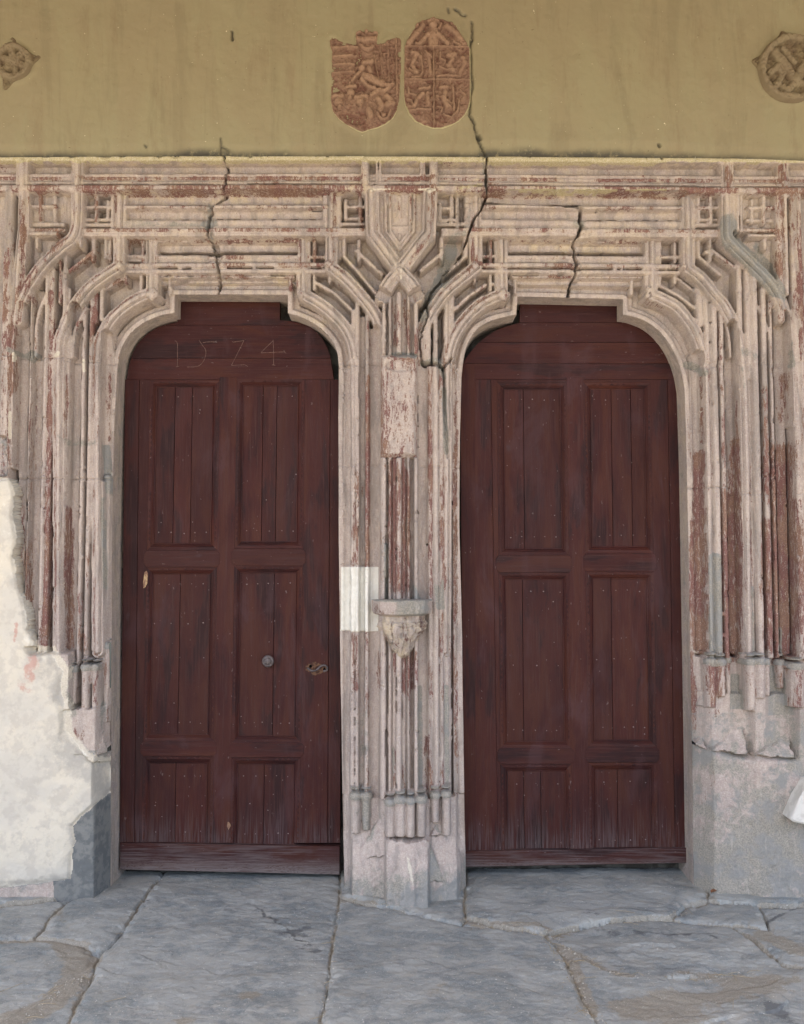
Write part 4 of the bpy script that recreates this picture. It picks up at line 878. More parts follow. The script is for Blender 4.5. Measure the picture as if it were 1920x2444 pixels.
# corbel (console) on the pier
M_CORB = mat_stone('pinkish carved stone', 0.9)
def corbel():
    rows = [(1431, 0, .02), (1433, 74, .155), (1455, 74, .155), (1466, 70, .150), (1472, 54, .115), (1484, 54, .112), (1490, 60, .125), (1500, 58, .125), (1516, 50, .112), (1534, 38, .09), (1552, 26, .070), (1566, 16, .05), (1578, 5, .02)]
    na = 56; dense = []
    for (a, b_) in zip(rows[:-1], rows[1:]):
        for k in range(4): dense.append(tuple(a[i] + (b_[i] - a[i]) * k / 4 for i in range(3)))
    dense.append(rows[-1])
    Vv = []; base_y = 0.035
    for r_, (py, hw, dpt) in enumerate(dense):
        for a in range(na):
            th = math.pi * a / (na - 1)
            c, sn = math.cos(th), math.sin(th)
            # five-sided plan
            kk = 1 / max(abs(math.cos((th % (math.pi / 4)) - math.pi / 8)), 0.5) * math.cos(math.pi / 8)
            yy = base_y - dpt * sn * kk
            X0, Z0 = W(960 + 0.0, py, base_y - dpt)
            xx = float(W(960, py, 0)[0]) + (hw / 470.0) * c * kk
            Vv.append((xx, yy, float(W(960, py, -0.08)[1])))
    Vv = np.array(Vv); n1 = vnoise(Vv[:, 0] + Vv[:, 1], Vv[:, 2], 16, 8, 5, 0.65); n2 = vnoise(Vv[:, 0] * 2, Vv[:, 2] + Vv[:, 1], 55, 9, 4)
    zt = float(W(960, 1488, -0.08)[1]); carve = Vv[:, 2] < zt
    up_ = Vv[:, 2] > float(W(960, 1436, -.08)[1])
    amp = np.where(carve, 0.024, 0.009) * (1 - up_)
    Vv[:, 1] -= amp * (n1 + 0.5 * n2); Vv[:, 0] += amp * 0.8 * n2; Vv[:, 2] += amp * 0.4 * n1
    Q_ = [(r_ * na + a, r_ * na + a + 1, (r_ + 1) * na + a + 1, (r_ + 1) * na + a) for r_ in range(len(dense) - 1) for a in range(na - 1)]
    mk = np.zeros((len(Vv), 4)); px_, py_ = PXY(Vv[:, 0], Vv[:, 2], Vv[:, 1])
    top_ = py_ < 1470
    mk[:, 1] = np.where(top_, np.exp(-((px_ - 985) / 42) ** 2) * 0.9 + 0.1, 0.0); mk[:, 0] = np.where(top_, np.exp(-((px_ - 905) / 20) ** 2) * 0.35, 0.25 + 0.15 * np.exp(-((px_ - 1010) / 18) ** 2))
    mk[:, 2] = np.where(top_, 0.1, 0.30); mk[:, 3] = np.where(top_, 0.0, 0.25)
    mk[py_ < 1434] = (0, 1.0, 0, 0)
    o = link('corbel', npmesh('corbel', Vv, np.array(Q_), None, mk, True), M_CORB, portal)
    o['label'] = 'broken carved stone corbel jutting from the middle pier'
corbel()

# ------------------------------------------------------------------ upper wall, shields and roundels
hx = 0.0062
ux = np.arange(-2.5, 2.5, hx); uz = np.arange(0, 1.62, hx)
UX, UZ0 = np.meshgrid(ux, uz)
zb = np.interp(UX, [p[0] for p in TOPL], [p[1] for p in TOPL]) - 0.015
UZ = zb + UZ0
UPX, UPY = PXY(UX, UZ, 0.03)
UY = 0.040 + 0.010 * vnoise(UX, UZ, 1.5, 90, 3) + 0.0035 * vnoise(UX, UZ, 9, 91, 4) + 0.0012 * vnoise(UX, UZ, 40, 92, 4)
edge_ = UZ - zb
UY += -0.012 * sstep(0.03, 0.10, edge_)
UR = (1 - sstep(0.012, 0.065, edge_ + 0.022 * vnoise(UX, UZ, 7, 93, 5))) * 1.0; UG = np.zeros(UX.shape)  # dark band over the cornice: dirt, widened as a painted-in shadow gradient
def ucrack(pts, wd, dep, jit, seed):
    r = random.Random(seed); Pp = [(x + r.uniform(-jit, jit), y + r.uniform(-jit, jit)) for x, y in smooth(pts, 6)]
    q = toW(Pp, 0.03); d, _ = pdist(q, UX, UZ); ww = wd / S * (1 + 0.6 * vnoise(UX, UZ, 30, seed, 2))
    k = 1 - sstep(ww * 0.3, ww + 0.004, d)
    global UY, UR
    UY = UY + dep * k; UR = np.maximum(UR, k * 0.9)
ucrack([(1126, 52), (1128, 90), (1124, 110), (1127, 200), (1120, 270), (1130, 290), (1140, 330), (1150, 350), (1160, 368)], 1.7, 0.02, 1.6, 11)
ucrack([(1141, 325), (1146, 332)], 5, 0.03, 1, 12); ucrack([(527, 375), (528, 330)], 1.3, .012, 1, 13); 
ucrack([(1085, 24), (1110, 38)], 3, .012, 2, 15); ucrack([(1070, 20), (1072, 30)], 2, .01, 1, 16); ucrack([(554, 74), (556, 97)], 1.8, .02, 1, 17); ucrack([(530, 350), (545, 360), (540, 378)], 1.4, .01, 1, 18); ucrack([(1572, 345), (1575, 350)], 2.4, .02, 1, 19); ucrack([(345, 345), (350, 350)], 1.2, .01, 1, 20)

SHL = [(781, 88), (789, 85), (801, 87), (812, 94), (823, 99), (848, 102), (846, 88), (848, 76), (862, 71), (877, 70), (893, 73), (907, 78), (904, 90), (903, 102), (917, 99), (926, 92), (938, 88), (952, 88), (961, 92), (962, 112), (961, 170), (956, 240), (950, 264), (940, 282), (922, 296), (900, 306), (880, 311), (866, 317), (852, 312), (828, 300), (808, 286), (792, 266), (787, 240), (788, 173), (790, 124), (785, 108)]
SHR = [(963, 110), (970, 92), (984, 70), (992, 54), (1008, 46), (1026, 40), (1044, 39), (1062, 43), (1082, 51), (1090, 58), (1104, 80), (1117, 100), (1124, 114), (1125, 180), (1125, 238), (1120, 258), (1112, 274), (1096, 290), (1076, 300), (1054, 306), (1034, 306), (1010, 299), (990, 288), (976, 272), (966, 250), (962, 228), (962, 180)]
for poly in (SHL, SHR):
    q = toW(poly, 0.02); d, _ = pdist(q + [q[0]], UX, UZ); ins = inpoly(q, UX, UZ)
    rim = np.exp(-((np.where(ins, 0, d) - 0.004) / 0.014) ** 2); UG = np.maximum(UG, rim * 0.22); UY = UY - 0.004 * np.exp(-(d / 0.02) ** 2)
for (cx, cy, rr) in [(34, 148, 48), (1892, 163, 84)]:
    c = W(cx, cy, 0.02); d = np.hypot(UX - c[0], UZ - c[1]) - rr / S; UG = np.maximum(UG, 0.35 * np.exp(-((d - 0.01) / 0.018) ** 2))
UP = np.stack([UX, UY, UZ], 2)
Uo = np.zeros(UX.shape, np.int32)
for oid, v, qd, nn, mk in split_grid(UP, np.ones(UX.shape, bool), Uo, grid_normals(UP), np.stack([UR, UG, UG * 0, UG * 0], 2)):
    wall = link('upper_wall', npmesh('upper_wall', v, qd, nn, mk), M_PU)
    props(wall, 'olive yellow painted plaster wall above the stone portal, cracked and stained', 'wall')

M_SH = NT('terracotta carved stone'); _p = M_SH.co(); _r, _g, _b, _a = M_SH.mask()
_c = M_SH.mix(M_SH.rng(M_SH.noise(_p, 9, 6, 0.65), 0.35, 0.66), (0.225, 0.140, 0.095), (0.180, 0.106, 0.076))
_c = M_SH.mix(M_SH.rng(M_SH.noise(_p, 60, 7, 0.7), 0.52, 0.68, 0, 0.5), _c, (0.34, 0.225, 0.15))
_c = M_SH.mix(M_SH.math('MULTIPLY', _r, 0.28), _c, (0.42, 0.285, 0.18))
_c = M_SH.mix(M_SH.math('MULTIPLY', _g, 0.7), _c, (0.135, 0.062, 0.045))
_c = M_SH.mix(M_SH.rng(_b, 0.2, 0.8), _c, (0.38, 0.34, 0.20))
M_SHIELD = M_SH.out(_c, 0.85, M_SH.bump(M_SH.noise(_p, 90, 7, 0.7), 0.5, 0.004), 0.25)
def relief(name, poly, face, back, feats, label, cat, mat, hh=0.0028, rimw=0.012, origin=None, parts=None, extra=None):
    q = toW(poly, face); xs = [p[0] for p in q]; zs = [p[1] for p in q]
    x = np.arange(min(xs) - 0.02, max(xs) + 0.02, hh); z = np.arange(min(zs) - 0.02, max(zs) + 0.02, hh)
    x, z = np.meshgrid(x, z); d, _ = pdist(q + [q[0]], x, z); ins = inpoly(q, x + 0.0015 * vnoise(x, z, 60, 3, 2), z + 0.0015 * vnoise(x, z, 60, 4, 2)); sd = np.where(ins, d, -d)
    tex_ = 0.006 * vnoise(x, z, 28, 17, 4) + 0.007 * vnoise(x, z, 75, 18, 4, .7); hgt = tex_
    owner = np.zeros(x.shape, np.int32); names = {0: ('field', None)}
    xq = x + 0.0045 * vnoise(x, z, 30, 51, 4, 0.6); zq = z + 0.0045 * vnoise(x, z, 30, 52, 4, 0.6)
    for i, ft in enumerate(feats):
        pts, r_, up_ = ft[0], ft[1], ft[2]; nm = ft[3] if len(ft) > 3 else None
        pw_ = toW([(770 + a / 4.495, 40 + b_ / 4.495) for a, b_ in pts] if len(ft) < 5 or ft[4] != 'px' else pts, face)
        rr = r_ / (4.495 if len(ft) < 5 or ft[4] != 'px' else 1) / S
        if len(pw_) == 1: dd = np.hypot(xq - pw_[0][0], zq - pw_[0][1])
        else: dd, _ = pdist(pw_, xq, zq)
        dome = np.sqrt(np.clip(1 - (dd / rr) ** 2, 0, 1)) * abs(up_) * 1.15
        if up_ > 0:
            hgt = np.maximum(hgt, dome + 0.35 * hgt - 0.001) if False else np.where(dome > 0, np.maximum(hgt, 0.5 * hgt + dome), hgt)
            if nm:
                k = i + 1; names[k] = (nm, None); owner[(dd < rr)] = k
        else: hgt = hgt - dome
    hgt = hgt + 0.6 * tex_
    fall = 1 - sstep(0, rimw, sd)
    y = face - hgt * (1 - fall) + fall * 0.012
    y = np.where(sd <= 0, back, y)
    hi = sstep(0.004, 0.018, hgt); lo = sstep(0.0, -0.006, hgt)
    root = empty(name, (float(np.mean(xs)), back, float(min(zs))), label, cat)
    Pp = np.stack([x, y, z], 2)
    kp_ = sd > -hh * 1.2; owner, org_ = components(owner, kp_)
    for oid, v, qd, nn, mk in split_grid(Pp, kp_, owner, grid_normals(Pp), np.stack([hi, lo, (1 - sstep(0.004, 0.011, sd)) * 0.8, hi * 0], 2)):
        nm, _l = names[int(org_[oid])]; link(nm, npmesh(nm, v, qd, nn, mk), mat, root)
    return root
Lf = [([(120, 345), (250, 330), (375, 335)], 16, .014, 'band'), ([(115, 440), (240, 425), (365, 432)], 16, .014, 'band'), ([(115, 525), (230, 512), (345, 520)], 16, .014, 'band'), ([(110, 612), (220, 595), (350, 600)], 14, .012, 'band'),
      ([(360, 240), (480, 255), (590, 240)], 34, .016, 'crown'), ([(365, 185), (400, 170)], 20, .018), ([(470, 165)], 22, .02), ([(560, 180), (600, 175)], 20, .018), ([(395, 300), (440, 330), (470, 350)], 22, .010), ([(545, 320), (500, 350)], 22, .010), ([(480, 380), (520, 440)], 60, .006),
      ([(440, 500), (530, 490)], 30, .018, 'carved_figure'), ([(425, 560)], 36, .022), ([(500, 560), (520, 590)], 30, .016), ([(400, 600), (330, 680)], 22, .014), ([(450, 640), (560, 690), (640, 720)], 46, .020), ([(420, 680), (500, 760), (560, 775)], 24, .020), ([(600, 790), (680, 800), (720, 760)], 28, .018), ([(690, 740), (750, 730)], 24, .020),
      ([(270, 760), (350, 750)], 26, .018, 'crowned_head'), ([(310, 820)], 44, .024), ([(300, 880)], 24, .02), ([(120, 855), (220, 850)], 26, .016, 'crowned_head'), ([(175, 915)], 52, .020), ([(185, 975)], 24, .022), ([(360, 870), (470, 855)], 26, .018, 'crowned_head'), ([(410, 915)], 46, .022), ([(415, 965)], 22, .022),
      ([(520, 840), (600, 800)], 26, .015), ([(600, 880), (640, 960), (620, 1010)], 34, .018, 'lion'), ([(690, 860), (740, 900), (700, 950)], 34, .016), ([(500, 1010), (520, 1070)], 36, .018), ([(590, 1050), (640, 1110), (700, 1100), (730, 1020)], 16, .020), ([(760, 940)], 30, .018), ([(660, 1060)], 34, .016),
      ([(620, 300), (640, 600)], 10, .008), ([(700, 260), (715, 700)], 14, .008), ([(790, 240), (800, 860)], 14, .010), ([(560, 420), (600, 640)], 10, .010), ([(130, 700), (150, 800)], 40, -.006), ([(240, 1060), (420, 1140)], 60, -.006)]
Rf_ = [([(868, 322), (1585, 325)], 9, .012, 'divider'), ([(880, 675), (1585, 683)], 9, .014, 'divider'), ([(1193, 330), (1196, 1165)], 10, .013, 'divider'),
      ([(1190, 85)], 46, .026, 'angel'), ([(1140, 60), (1190, 30), (1245, 60)], 18, .022), ([(1270, 80), (1250, 130)], 18, .014), ([(1190, 170), (1190, 290)], 60, .016), ([(1130, 200), (1060, 290)], 28, .018), ([(1250, 200), (1340, 290)], 28, .018), ([(1080, 100), (1000, 200), (930, 290)], 34, .014), ([(1340, 110), (1440, 190), (1520, 290)], 36, .014), ([(1020, 85)], 22, .012), ([(1390, 60)], 26, .010), ([(1000, 290), (1060, 300)], 16, .014), ([(1400, 270), (1480, 310)], 14, .014),
      ([(960, 390), (1020, 400), (1050, 440)], 22, .016, 'beast'), ([(1000, 430), (960, 520), (1010, 600)], 26, .016), ([(900, 470), (950, 470)], 10, .014), ([(930, 560), (990, 600)], 10, .014), ([(1060, 400), (1075, 600), (1050, 650), (960, 655)], 12, .013), ([(1140, 420), (1160, 600)], 22, .010), ([(1110, 380), (1170, 440)], 12, .010),
      ([(1270, 390), (1260, 450), (1320, 480)], 12, .014, 'beast'), ([(1350, 420), (1430, 410)], 26, .016), ([(1400, 450), (1350, 520), (1400, 580)], 28, .015), ([(1250, 540), (1330, 570), (1440, 570)], 12, .013), ([(1230, 650), (1320, 625), (1400, 640), (1480, 630)], 16, .010), ([(1500, 430), (1530, 480), (1480, 600)], 24, .010),
      ([(920, 770), (930, 830), (1000, 850)], 14, .014, 'beast'), ([(1040, 780), (1150, 770)], 18, .016), ([(1080, 830), (1010, 900), (990, 960)], 26, .015), ([(910, 890), (960, 900), (970, 960), (910, 970)], 11, .013), ([(920, 1010), (1060, 990), (1160, 1000)], 16, .011), ([(1130, 820), (1130, 950)], 22, .010), ([(960, 1060), (1120, 1110)], 30, .006),
      ([(1270, 770), (1340, 760)], 26, .016, 'beast'), ([(1320, 810), (1300, 880), (1340, 960)], 28, .016), ([(1220, 860), (1290, 860)], 10, .013), ([(1230, 970), (1290, 980), (1270, 1030)], 11, .013), ([(1300, 1050), (1380, 1090), (1450, 1020), (1470, 900)], 12, .014), ([(1400, 730), (1410, 1000)], 16, .013), ([(1480, 790), (1540, 850), (1500, 900)], 14, .010), ([(1340, 900), (1380, 930)], 10, .01), ([(1340, 940), (1380, 970)], 10, .01)]
relief('carved_shield', SHL, 0.020, 0.055, Lf, 'reddish stone shield carved with bars, a crown and crowned heads, left of the pair', 'coat of arms', M_SHIELD)
relief('carved_shield', SHR, 0.016, 0.055, Rf_, 'reddish carved stone shield with angel and four beasts in quarters, round-topped, right of the pair', 'coat of arms', M_SHIELD)
M_RND = NT('weathered brown stucco'); _p = M_RND.co(); _r, _g, _b, _a = M_RND.mask()
_c = M_RND.mix(M_RND.rng(M_RND.noise(_p, 12, 6, 0.65), 0.35, 0.66), (0.185, 0.145, 0.085), (0.145, 0.105, 0.065))
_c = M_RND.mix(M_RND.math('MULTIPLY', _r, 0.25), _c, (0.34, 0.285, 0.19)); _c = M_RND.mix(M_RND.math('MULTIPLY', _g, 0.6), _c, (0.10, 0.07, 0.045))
M_RNDM = M_RND.out(_c, 0.88, M_RND.bump(M_RND.noise(_p, 120, 6, 0.7), 0.6, 0.004), 0.25)
def circ(cx, cy, r_, n=40, nubs=()):
    out = []
    for k in range(n):
        a = 2 * math.pi * k / n; rr = r_
        for na, ext, wd in nubs:
            dlt = abs((a - na + math.pi) % (2 * math.pi) - math.pi); rr += ext * math.exp(-(dlt / wd) ** 2)
        out.append((cx + rr * math.cos(a), cy + rr * math.sin(a)))
    return out
px = 'px'
c1 = (34, 148)
fe = [(circ(*c1, 38, 24) + [circ(*c1, 38, 24)[0]], 9, .020, 'ring', px), ([c1], 9, .016, 'boss', px)]
fe += [([(c1[0] + 12 * math.cos(a), c1[1] + 12 * math.sin(a)), (c1[0] + 25 * math.cos(a), c1[1] + 25 * math.sin(a))], 9, .012, 'petal', px) for a in [R(20 + 60 * k) for k in range(6)]]
relief('carved_roundel', circ(*c1, 45, 72, [(R(-95), 18, .25), (R(-12), 22, .22), (R(110), 28, .25)]), 0.018, 0.050, fe, 'small brown stucco roundel with a petalled rosette at the upper left edge', 'roundel', M_RNDM)
c2 = (1892, 163)
fe = [(circ(*c2, 74, 30) + [circ(*c2, 74, 30)[0]], 10, .022, 'ring', px), ([(1850, 128), (1880, 165), (1900, 200)], 12, .020, 'carved_beast', px), ([(1868, 118), (1895, 150)], 8, .016, None, px), ([(1838, 175), (1856, 160), (1868, 178), (1850, 210)], 8, .018, None, px), ([(1900, 190), (1925, 150), (1935, 130)], 12, .018, None, px), ([(1890, 205), (1875, 225), (1900, 232)], 9, .016, None, px), ([(1915, 200), (1945, 210)], 10, .015, None, px), ([(1850, 200), (1880, 215)], 7, .014, None, px)]
relief('carved_roundel', circ(*c2, 82, 96, [(R(-168), 16, .14), (R(-104), 14, .12)]), 0.018, 0.050, fe, 'large brown stucco roundel with a worn beast, cut by the upper right edge', 'roundel', M_RNDM)

# ------------------------------------------------------------------ the two doors
DY = 0.300
def PT(px_, py_, y): x, z = W(px_, py_, y); return (float(x), y, float(z))
def clipband(poly, z0, z1):
    def half(P_, f, inter):
        out = []
        for i in range(len(P_)):
            a, b = P_[i], P_[(i + 1) % len(P_)]
            fa, fb = f(a), f(b)
            if fa: out.append(a)
            if fa != fb: out.append(inter(a, b))
        return out
    def cut(zc): return lambda a, b: (a[0] + (b[0] - a[0]) * (zc - a[1]) / (b[1] - a[1]), zc)
    P_ = half(poly, lambda p: p[1] > z0, cut(z0)); return half(P_, lambda p: p[1] < z1, cut(z1))
M_NAIL = mat_simple('dull nail heads', (0.17, 0.12, 0.115), (0.14, 0.105, 0.10), 60, 0.6, 0.4, 0.2)
M_IRON = mat_simple('worn iron', (0.06, 0.048, 0.048), (0.11, 0.09, 0.09), 40, 0.55, 0.5, 0.4, 0.3)
M_BARE = mat_simple('splintered bare wood', (0.42, 0.29, 0.16), (0.20, 0.11, 0.07), 45, 0.8, 0.3, 0.8)
M_SCR = mat_simple('scratched paint', (0.165, 0.105, 0.085), (0.11, 0.06, 0.052), 50, 0.8, 0.2, 0.3)
M_DARK = mat_simple('dark rebate stone', (0.05, 0.045, 0.04), (0.10, 0.095, 0.085), 10, 0.95, 0.1, 0.5)
def prism(px_pts, y0, y1, be=0.0012):
    """prism from photo-pixel outline (counter-clockwise seen from the front or not, fixed here); front edges eased"""
    P_ = [PT(a, b, y0) for a, b in px_pts]
    ar = sum(P_[i][0] * P_[(i + 1) % len(P_)][2] - P_[(i + 1) % len(P_)][0] * P_[i][2] for i in range(len(P_)))
    if ar < 0: P_ = P_[::-1]
    m = MB(); n = len(P_)
    cx = sum(p[0] for p in P_) / n; cz = sum(p[2] for p in P_) / n
    def ins(p):
        vx, vz = cx - p[0], cz - p[2]; return (p[0] + math.copysign(min(be, abs(vx)), vx), y0, p[2] + math.copysign(min(be, abs(vz)), vz))
    v = [ins(p) for p in P_] + [(p[0], y0 + be, p[2]) for p in P_] + [(p[0], y1, p[2]) for p in P_]
    m.v = v; m.f = [list(range(n))]
    for i in range(n):
        j = (i + 1) % n
        m.f += [[j, i, n + i, n + j], [n + j, n + i, 2 * n + i, 2 * n + j]]
    return m
def board(name, pts, y0, mat, parent, y1=DY + 0.045, be=0.0014, label=None):
    o = prism(pts, y0, y1, be).build(name, mat, parent)
    if label: o['label'] = label
    return o
def nails(pts, y, parent):
    m = MB()
    for (a, b) in pts:
        c = PT(a, b, y); r_ = rng.uniform(0.0016, 0.0032); k = len(m.v)
        for j in range(6): m.v.append((c[0] + r_ * math.cos(j * math.pi / 3) * rng.uniform(.8, 1.6), y - 0.0012, c[2] + r_ * math.sin(j * math.pi / 3)))
        for j in range(6): m.v.append((c[0] + r_ * 1.3 * math.cos(j * math.pi / 3), y + 0.001, c[2] + r_ * 1.3 * math.sin(j * math.pi / 3)))
        m.f.append([k + j for j in range(6)])
        for j in range(6): m.f.append([k + (j + 1) % 6, k + j, k + 6 + j, k + 6 + (j + 1) % 6])
    o = m.build('nail_heads', M_NAIL, parent); o['kind'] = 'stuff'
def make_door(name, label, outline, tops, cols, rows, y0r, bottom, joints, nail_pts, splits, oct_rails):
    zc = PT(outline[0][0], outline[0][1], DY)
    root = empty(name, (PT((cols[0][0] + cols[-1][0]) / 2, 2080, DY)[0], DY, 0), label, 'door', 'dark red wooden doors of the portal')
    ow = [tuple(map(float, W(a, b, DY))) for a, b in outline]
    # boards across the head
    for (pa, pb, off) in tops:
        z1 = float(W(960, pa, DY)[1]); z0 = float(W(960, pb, DY)[1])
        q = clipband(ow, z0 + 0.0012, z1 - 0.0012)
        m = MB(); n = len(q)
        ar = sum(q[i][0] * q[(i + 1) % n][1] - q[(i + 1) % n][0] * q[i][1] for i in range(n))
        if ar < 0: q = q[::-1]
        m.v = [(a, DY + off, b) for a, b in q] + [(a, DY + 0.045, b) for a, b in q]
        m.f = [list(range(n))] + [[(i + 1) % n, i, n + i, n + (i + 1) % n] for i in range(n)]
        m.build('head_board', M_WH, root)
    ytop, ybot = y0r, bottom[0]
    def cx(k, y): a, b = cols[k]; return a + (b - a) * (y - ytop) / (ybot - ytop)
    def quad(k0, k1, ya, yb, g0=0, g1=0, sl=0):
        return [(cx(k0, ya) + g0, ya), (cx(k1, ya) - g1, ya + sl), (cx(k1, yb) - g1, yb + sl), (cx(k0, yb) + g0, yb)]
    g = 0.35
    # upright members: cols = 0 edge,1 joint,2 panelL.l,3 panelL.r,4 panelR.l,5 panelR.r,6 joint,7 edge
    bw = 17
    board('stile', quad(0, 1, ytop, ybot, 0, g), DY + 0.001, M_WV, root)
    zx = lambda k, y, o: cx(k, y) + o
    def strip(k0, o0, k1, o1, ya, yb): return [(cx(k0, ya) + o0, ya), (cx(k1, ya) + o1, ya), (cx(k1, yb) + o1, yb), (cx(k0, yb) + o0, yb)]
    board('stile', strip(1, g, 2, -bw, ytop, ybot), DY, M_WV, root)
    board('mullion', strip(3, bw, 4, -bw, ytop - 6, ybot), DY - 0.002, M_WV, root)
    board('stile', strip(5, bw, 6, -g, ytop, ybot), DY, M_WV, root)
    board('stile', quad(6, 7, ytop, ybot, g, 0), DY + 0.001, M_WV, root)
    # panels
    for side, (ka, kb) in enumerate(((2, 3), (4, 5))):
        for ri, (ya, yb) in enumerate(rows[side]):
            sp_ = splits[side][ri]; xa, xb = [], []
            cuts = [0.0] + sp_ + [1.0]
            lw = lambda t, y: cx(ka, y) + (cx(kb, y) - cx(ka, y)) * t
            for c0, c1 in zip(cuts[:-1], cuts[1:]):
                ga = 0.5 if c0 > 0 else -6; gb = 0.5 if c1 < 1 else -6
                board('panel_board', [(lw(c0, ya) + ga, ya - 5), (lw(c1, ya) - gb, ya - 5), (lw(c1, yb) - gb, yb + 5), (lw(c0, yb) + ga, yb + 5)],
                      DY + 0.014 + rng.uniform(-0.0015, 0.0015), M_WV, root, be=0.001)
            # mitred bevelled moulding round the panel
            last = ri == len(rows[side]) - 1
            inn = [(cx(ka, ya), ya), (cx(kb, ya), ya), (cx(kb, yb), yb), (cx(ka, yb), yb)]
            yo = ybot if last else yb + bw
            out_ = [(cx(ka, ya) - bw, ya - bw), (cx(kb, ya) + bw, ya - bw), (cx(kb, yb) + bw, yo), (cx(ka, yb) - bw, yo)]
            if last: inn[2] = (inn[2][0], ybot); inn[3] = (inn[3][0], ybot)
            for e in range(4):
                if last and e == 2: continue
                a, b = e, (e + 1) % 4
                m = MB(); st = [(0.0, -0.0005), (0.42, 0.0015), (0.5, 0.0040), (0.82, 0.0130), (0.88, 0.0085), (1.0, 0.0095), (1.0, 0.022)]
                sh = 0.03
                for t, dy in st:
                    for (o_, i_) in ((out_[a], inn[a]), (out_[b], inn[b])):
                        m.v.append(PT(o_[0] + (i_[0] - o_[0]) * t, o_[1] + (i_[1] - o_[1]) * t, DY + dy))
                m.f = [[2 * k, 2 * k + 2, 2 * k + 3, 2 * k + 1] for k in range(len(st) - 1)]
                m.build('panel_moulding', M_WH if e % 2 == 0 else M_WV, root)
    # rails between the panels, with canted ends
    for side, (ka, kb) in enumerate(((2, 3), (4, 5))):
        r_ = rows[side]
        board('rail', [(cx(ka, ytop) - bw, ytop), (cx(kb, ytop) + bw, ytop), (cx(kb, r_[0][0]) + bw, r_[0][0] - bw), (cx(ka, r_[0][0]) - bw, r_[0][0] - bw)], DY, M_WH, root)
        for i in range(len(r_) - 1):
            ya, yb = r_[i][1] + bw, r_[i + 1][0] - bw
            ym = (ya + yb) / 2
            board('rail', [(cx(ka, ya) - bw, ya + .4), (cx(kb, ya) + bw, ya + .4), (cx(kb, ya) + bw + 7, ya + 9), (cx(kb, yb) + bw + 7, yb - 9), (cx(kb, yb) + bw, yb - .4), (cx(ka, yb) - bw, yb - .4), (cx(ka, yb) - bw - 7, yb - 9), (cx(ka, ya) - bw - 7, ya + 9)],
                  DY - 0.0035, M_WH, root)
    # carved zigzags on the members beside the panels
    z = MB()
    def tooth(a, b, c, y): 
        k = len(z.v); z.v += [PT(a[0], a[1], y), PT(b[0], b[1], y), PT(c[0], c[1], y), PT((a[0] + b[0] + c[0]) / 3, (a[1] + b[1] + c[1]) / 3, y - 0.0022)]
        z.f += [[k, k + 1, k + 3], [k + 1, k + 2, k + 3], [k + 2, k, k + 3]]
    for ka, sg in ((2, -1), (3, 1), (4, -1), (5, 1)):
        for (ya, yb) in rows[0]:
            y = ya + 4
            while y < yb - 10:
                if rng.rand() < 0.86: xo = cx(ka, y) + sg * (bw - 7); tooth((xo, y), (xo, y + 12), (xo + sg * 7, y + 6), DY + 0.0008)
                y += 13.5
    for side, (ka, kb) in enumerate(((2, 3), (4, 5))):
        for (ya, yb) in rows[side]:
            x_ = cx(ka, ya) + 2
            while x_ < cx(kb, ya) - 12:
                if rng.rand() < 0.8: tooth((x_, ya - bw + 7), (x_ + 12, ya - bw + 7), (x_ + 6, ya - bw), DY + 0.0006)
                x_ += 14
    o = z.build('zigzag_carving', M_WV, root); o['kind'] = 'stuff'
    # kick board
    (yl, yr), (bl, br) = bottom[:2], bottom[2:]
    o = board('kick_board', [(cols[0][1] + .5, yl), (cols[7][1] - .5, yr), (cols[7][1] - bottom_cut[name_i], br), (cols[0][1] + .5, bl)], DY - 0.016, M_WH, root, be=0.003)
    nails(nail_pts, DY + 0.0125, root); return root, cx

def nrow(x0, x1, y, n, j=3): return [(x0 + (x1 - x0) * i / (n - 1) + rng.uniform(-j, j), y + rng.uniform(-2, 2)) for i in range(n)]
bottom_cut = [1, 2]; name_i = 0
O1 = [(286, 2078), (288, 1700), (294, 1200), (298, 960), (303, 905)] + smooth([(303, 905), (309, 870), (321, 835), (342, 806), (372, 784), (400, 774), (424, 768)])[1:] + [(426, 720), (668, 721), (668, 764)] + smooth([(668, 764), (705, 768), (741, 781), (768, 806), (786, 842), (794, 885), (800, 925)])[1:] + [(813, 965), (814, 1300), (817, 1700), (822, 2088)]
C1 = [(299, 286), (333, 321), (376, 355), (508, 491), (583, 567), (711, 699), (789, 782), (818, 812)]
n1 = nrow(390, 498, 946, 4) + nrow(590, 700, 945, 4) + nrow(382, 495, 1272, 5) + nrow(588, 700, 1266, 5) + nrow(378, 488, 1394, 5) + nrow(588, 692, 1393, 5) + nrow(372, 486, 1487, 4) + nrow(372, 486, 1568, 3) + nrow(373, 482, 1725, 5) + nrow(585, 690, 1725, 6) + nrow(370, 478, 1852, 4) + nrow(583, 688, 1853, 5) + nrow(368, 482, 1922, 3) + nrow(372, 478, 1984, 4) + nrow(585, 688, 1990, 5) + [(int(rng.uniform(300, 800)), int(rng.uniform(930, 1990))) for _ in range(36)]
NG = 'left door'
door1, cx1 = make_door('panelled_door', 'dark red panelled door with round knob and 1524 scratched across its head, left of the pier', O1,
    [(700, 776, 0.002), (776, 855, 0.0), (855, 906, 0.001)], C1, [[(925, 1296), (1371, 1751), (1822, 2012)], [(922, 1292), (1368, 1755), (1825, 2016)]], 906, (2012, 2021, 2076, 2088), None, n1,
    [[[.33, .64], [.48], [.46]], [[.36, .62], [.61], [.47]]], None)
name_i = 1
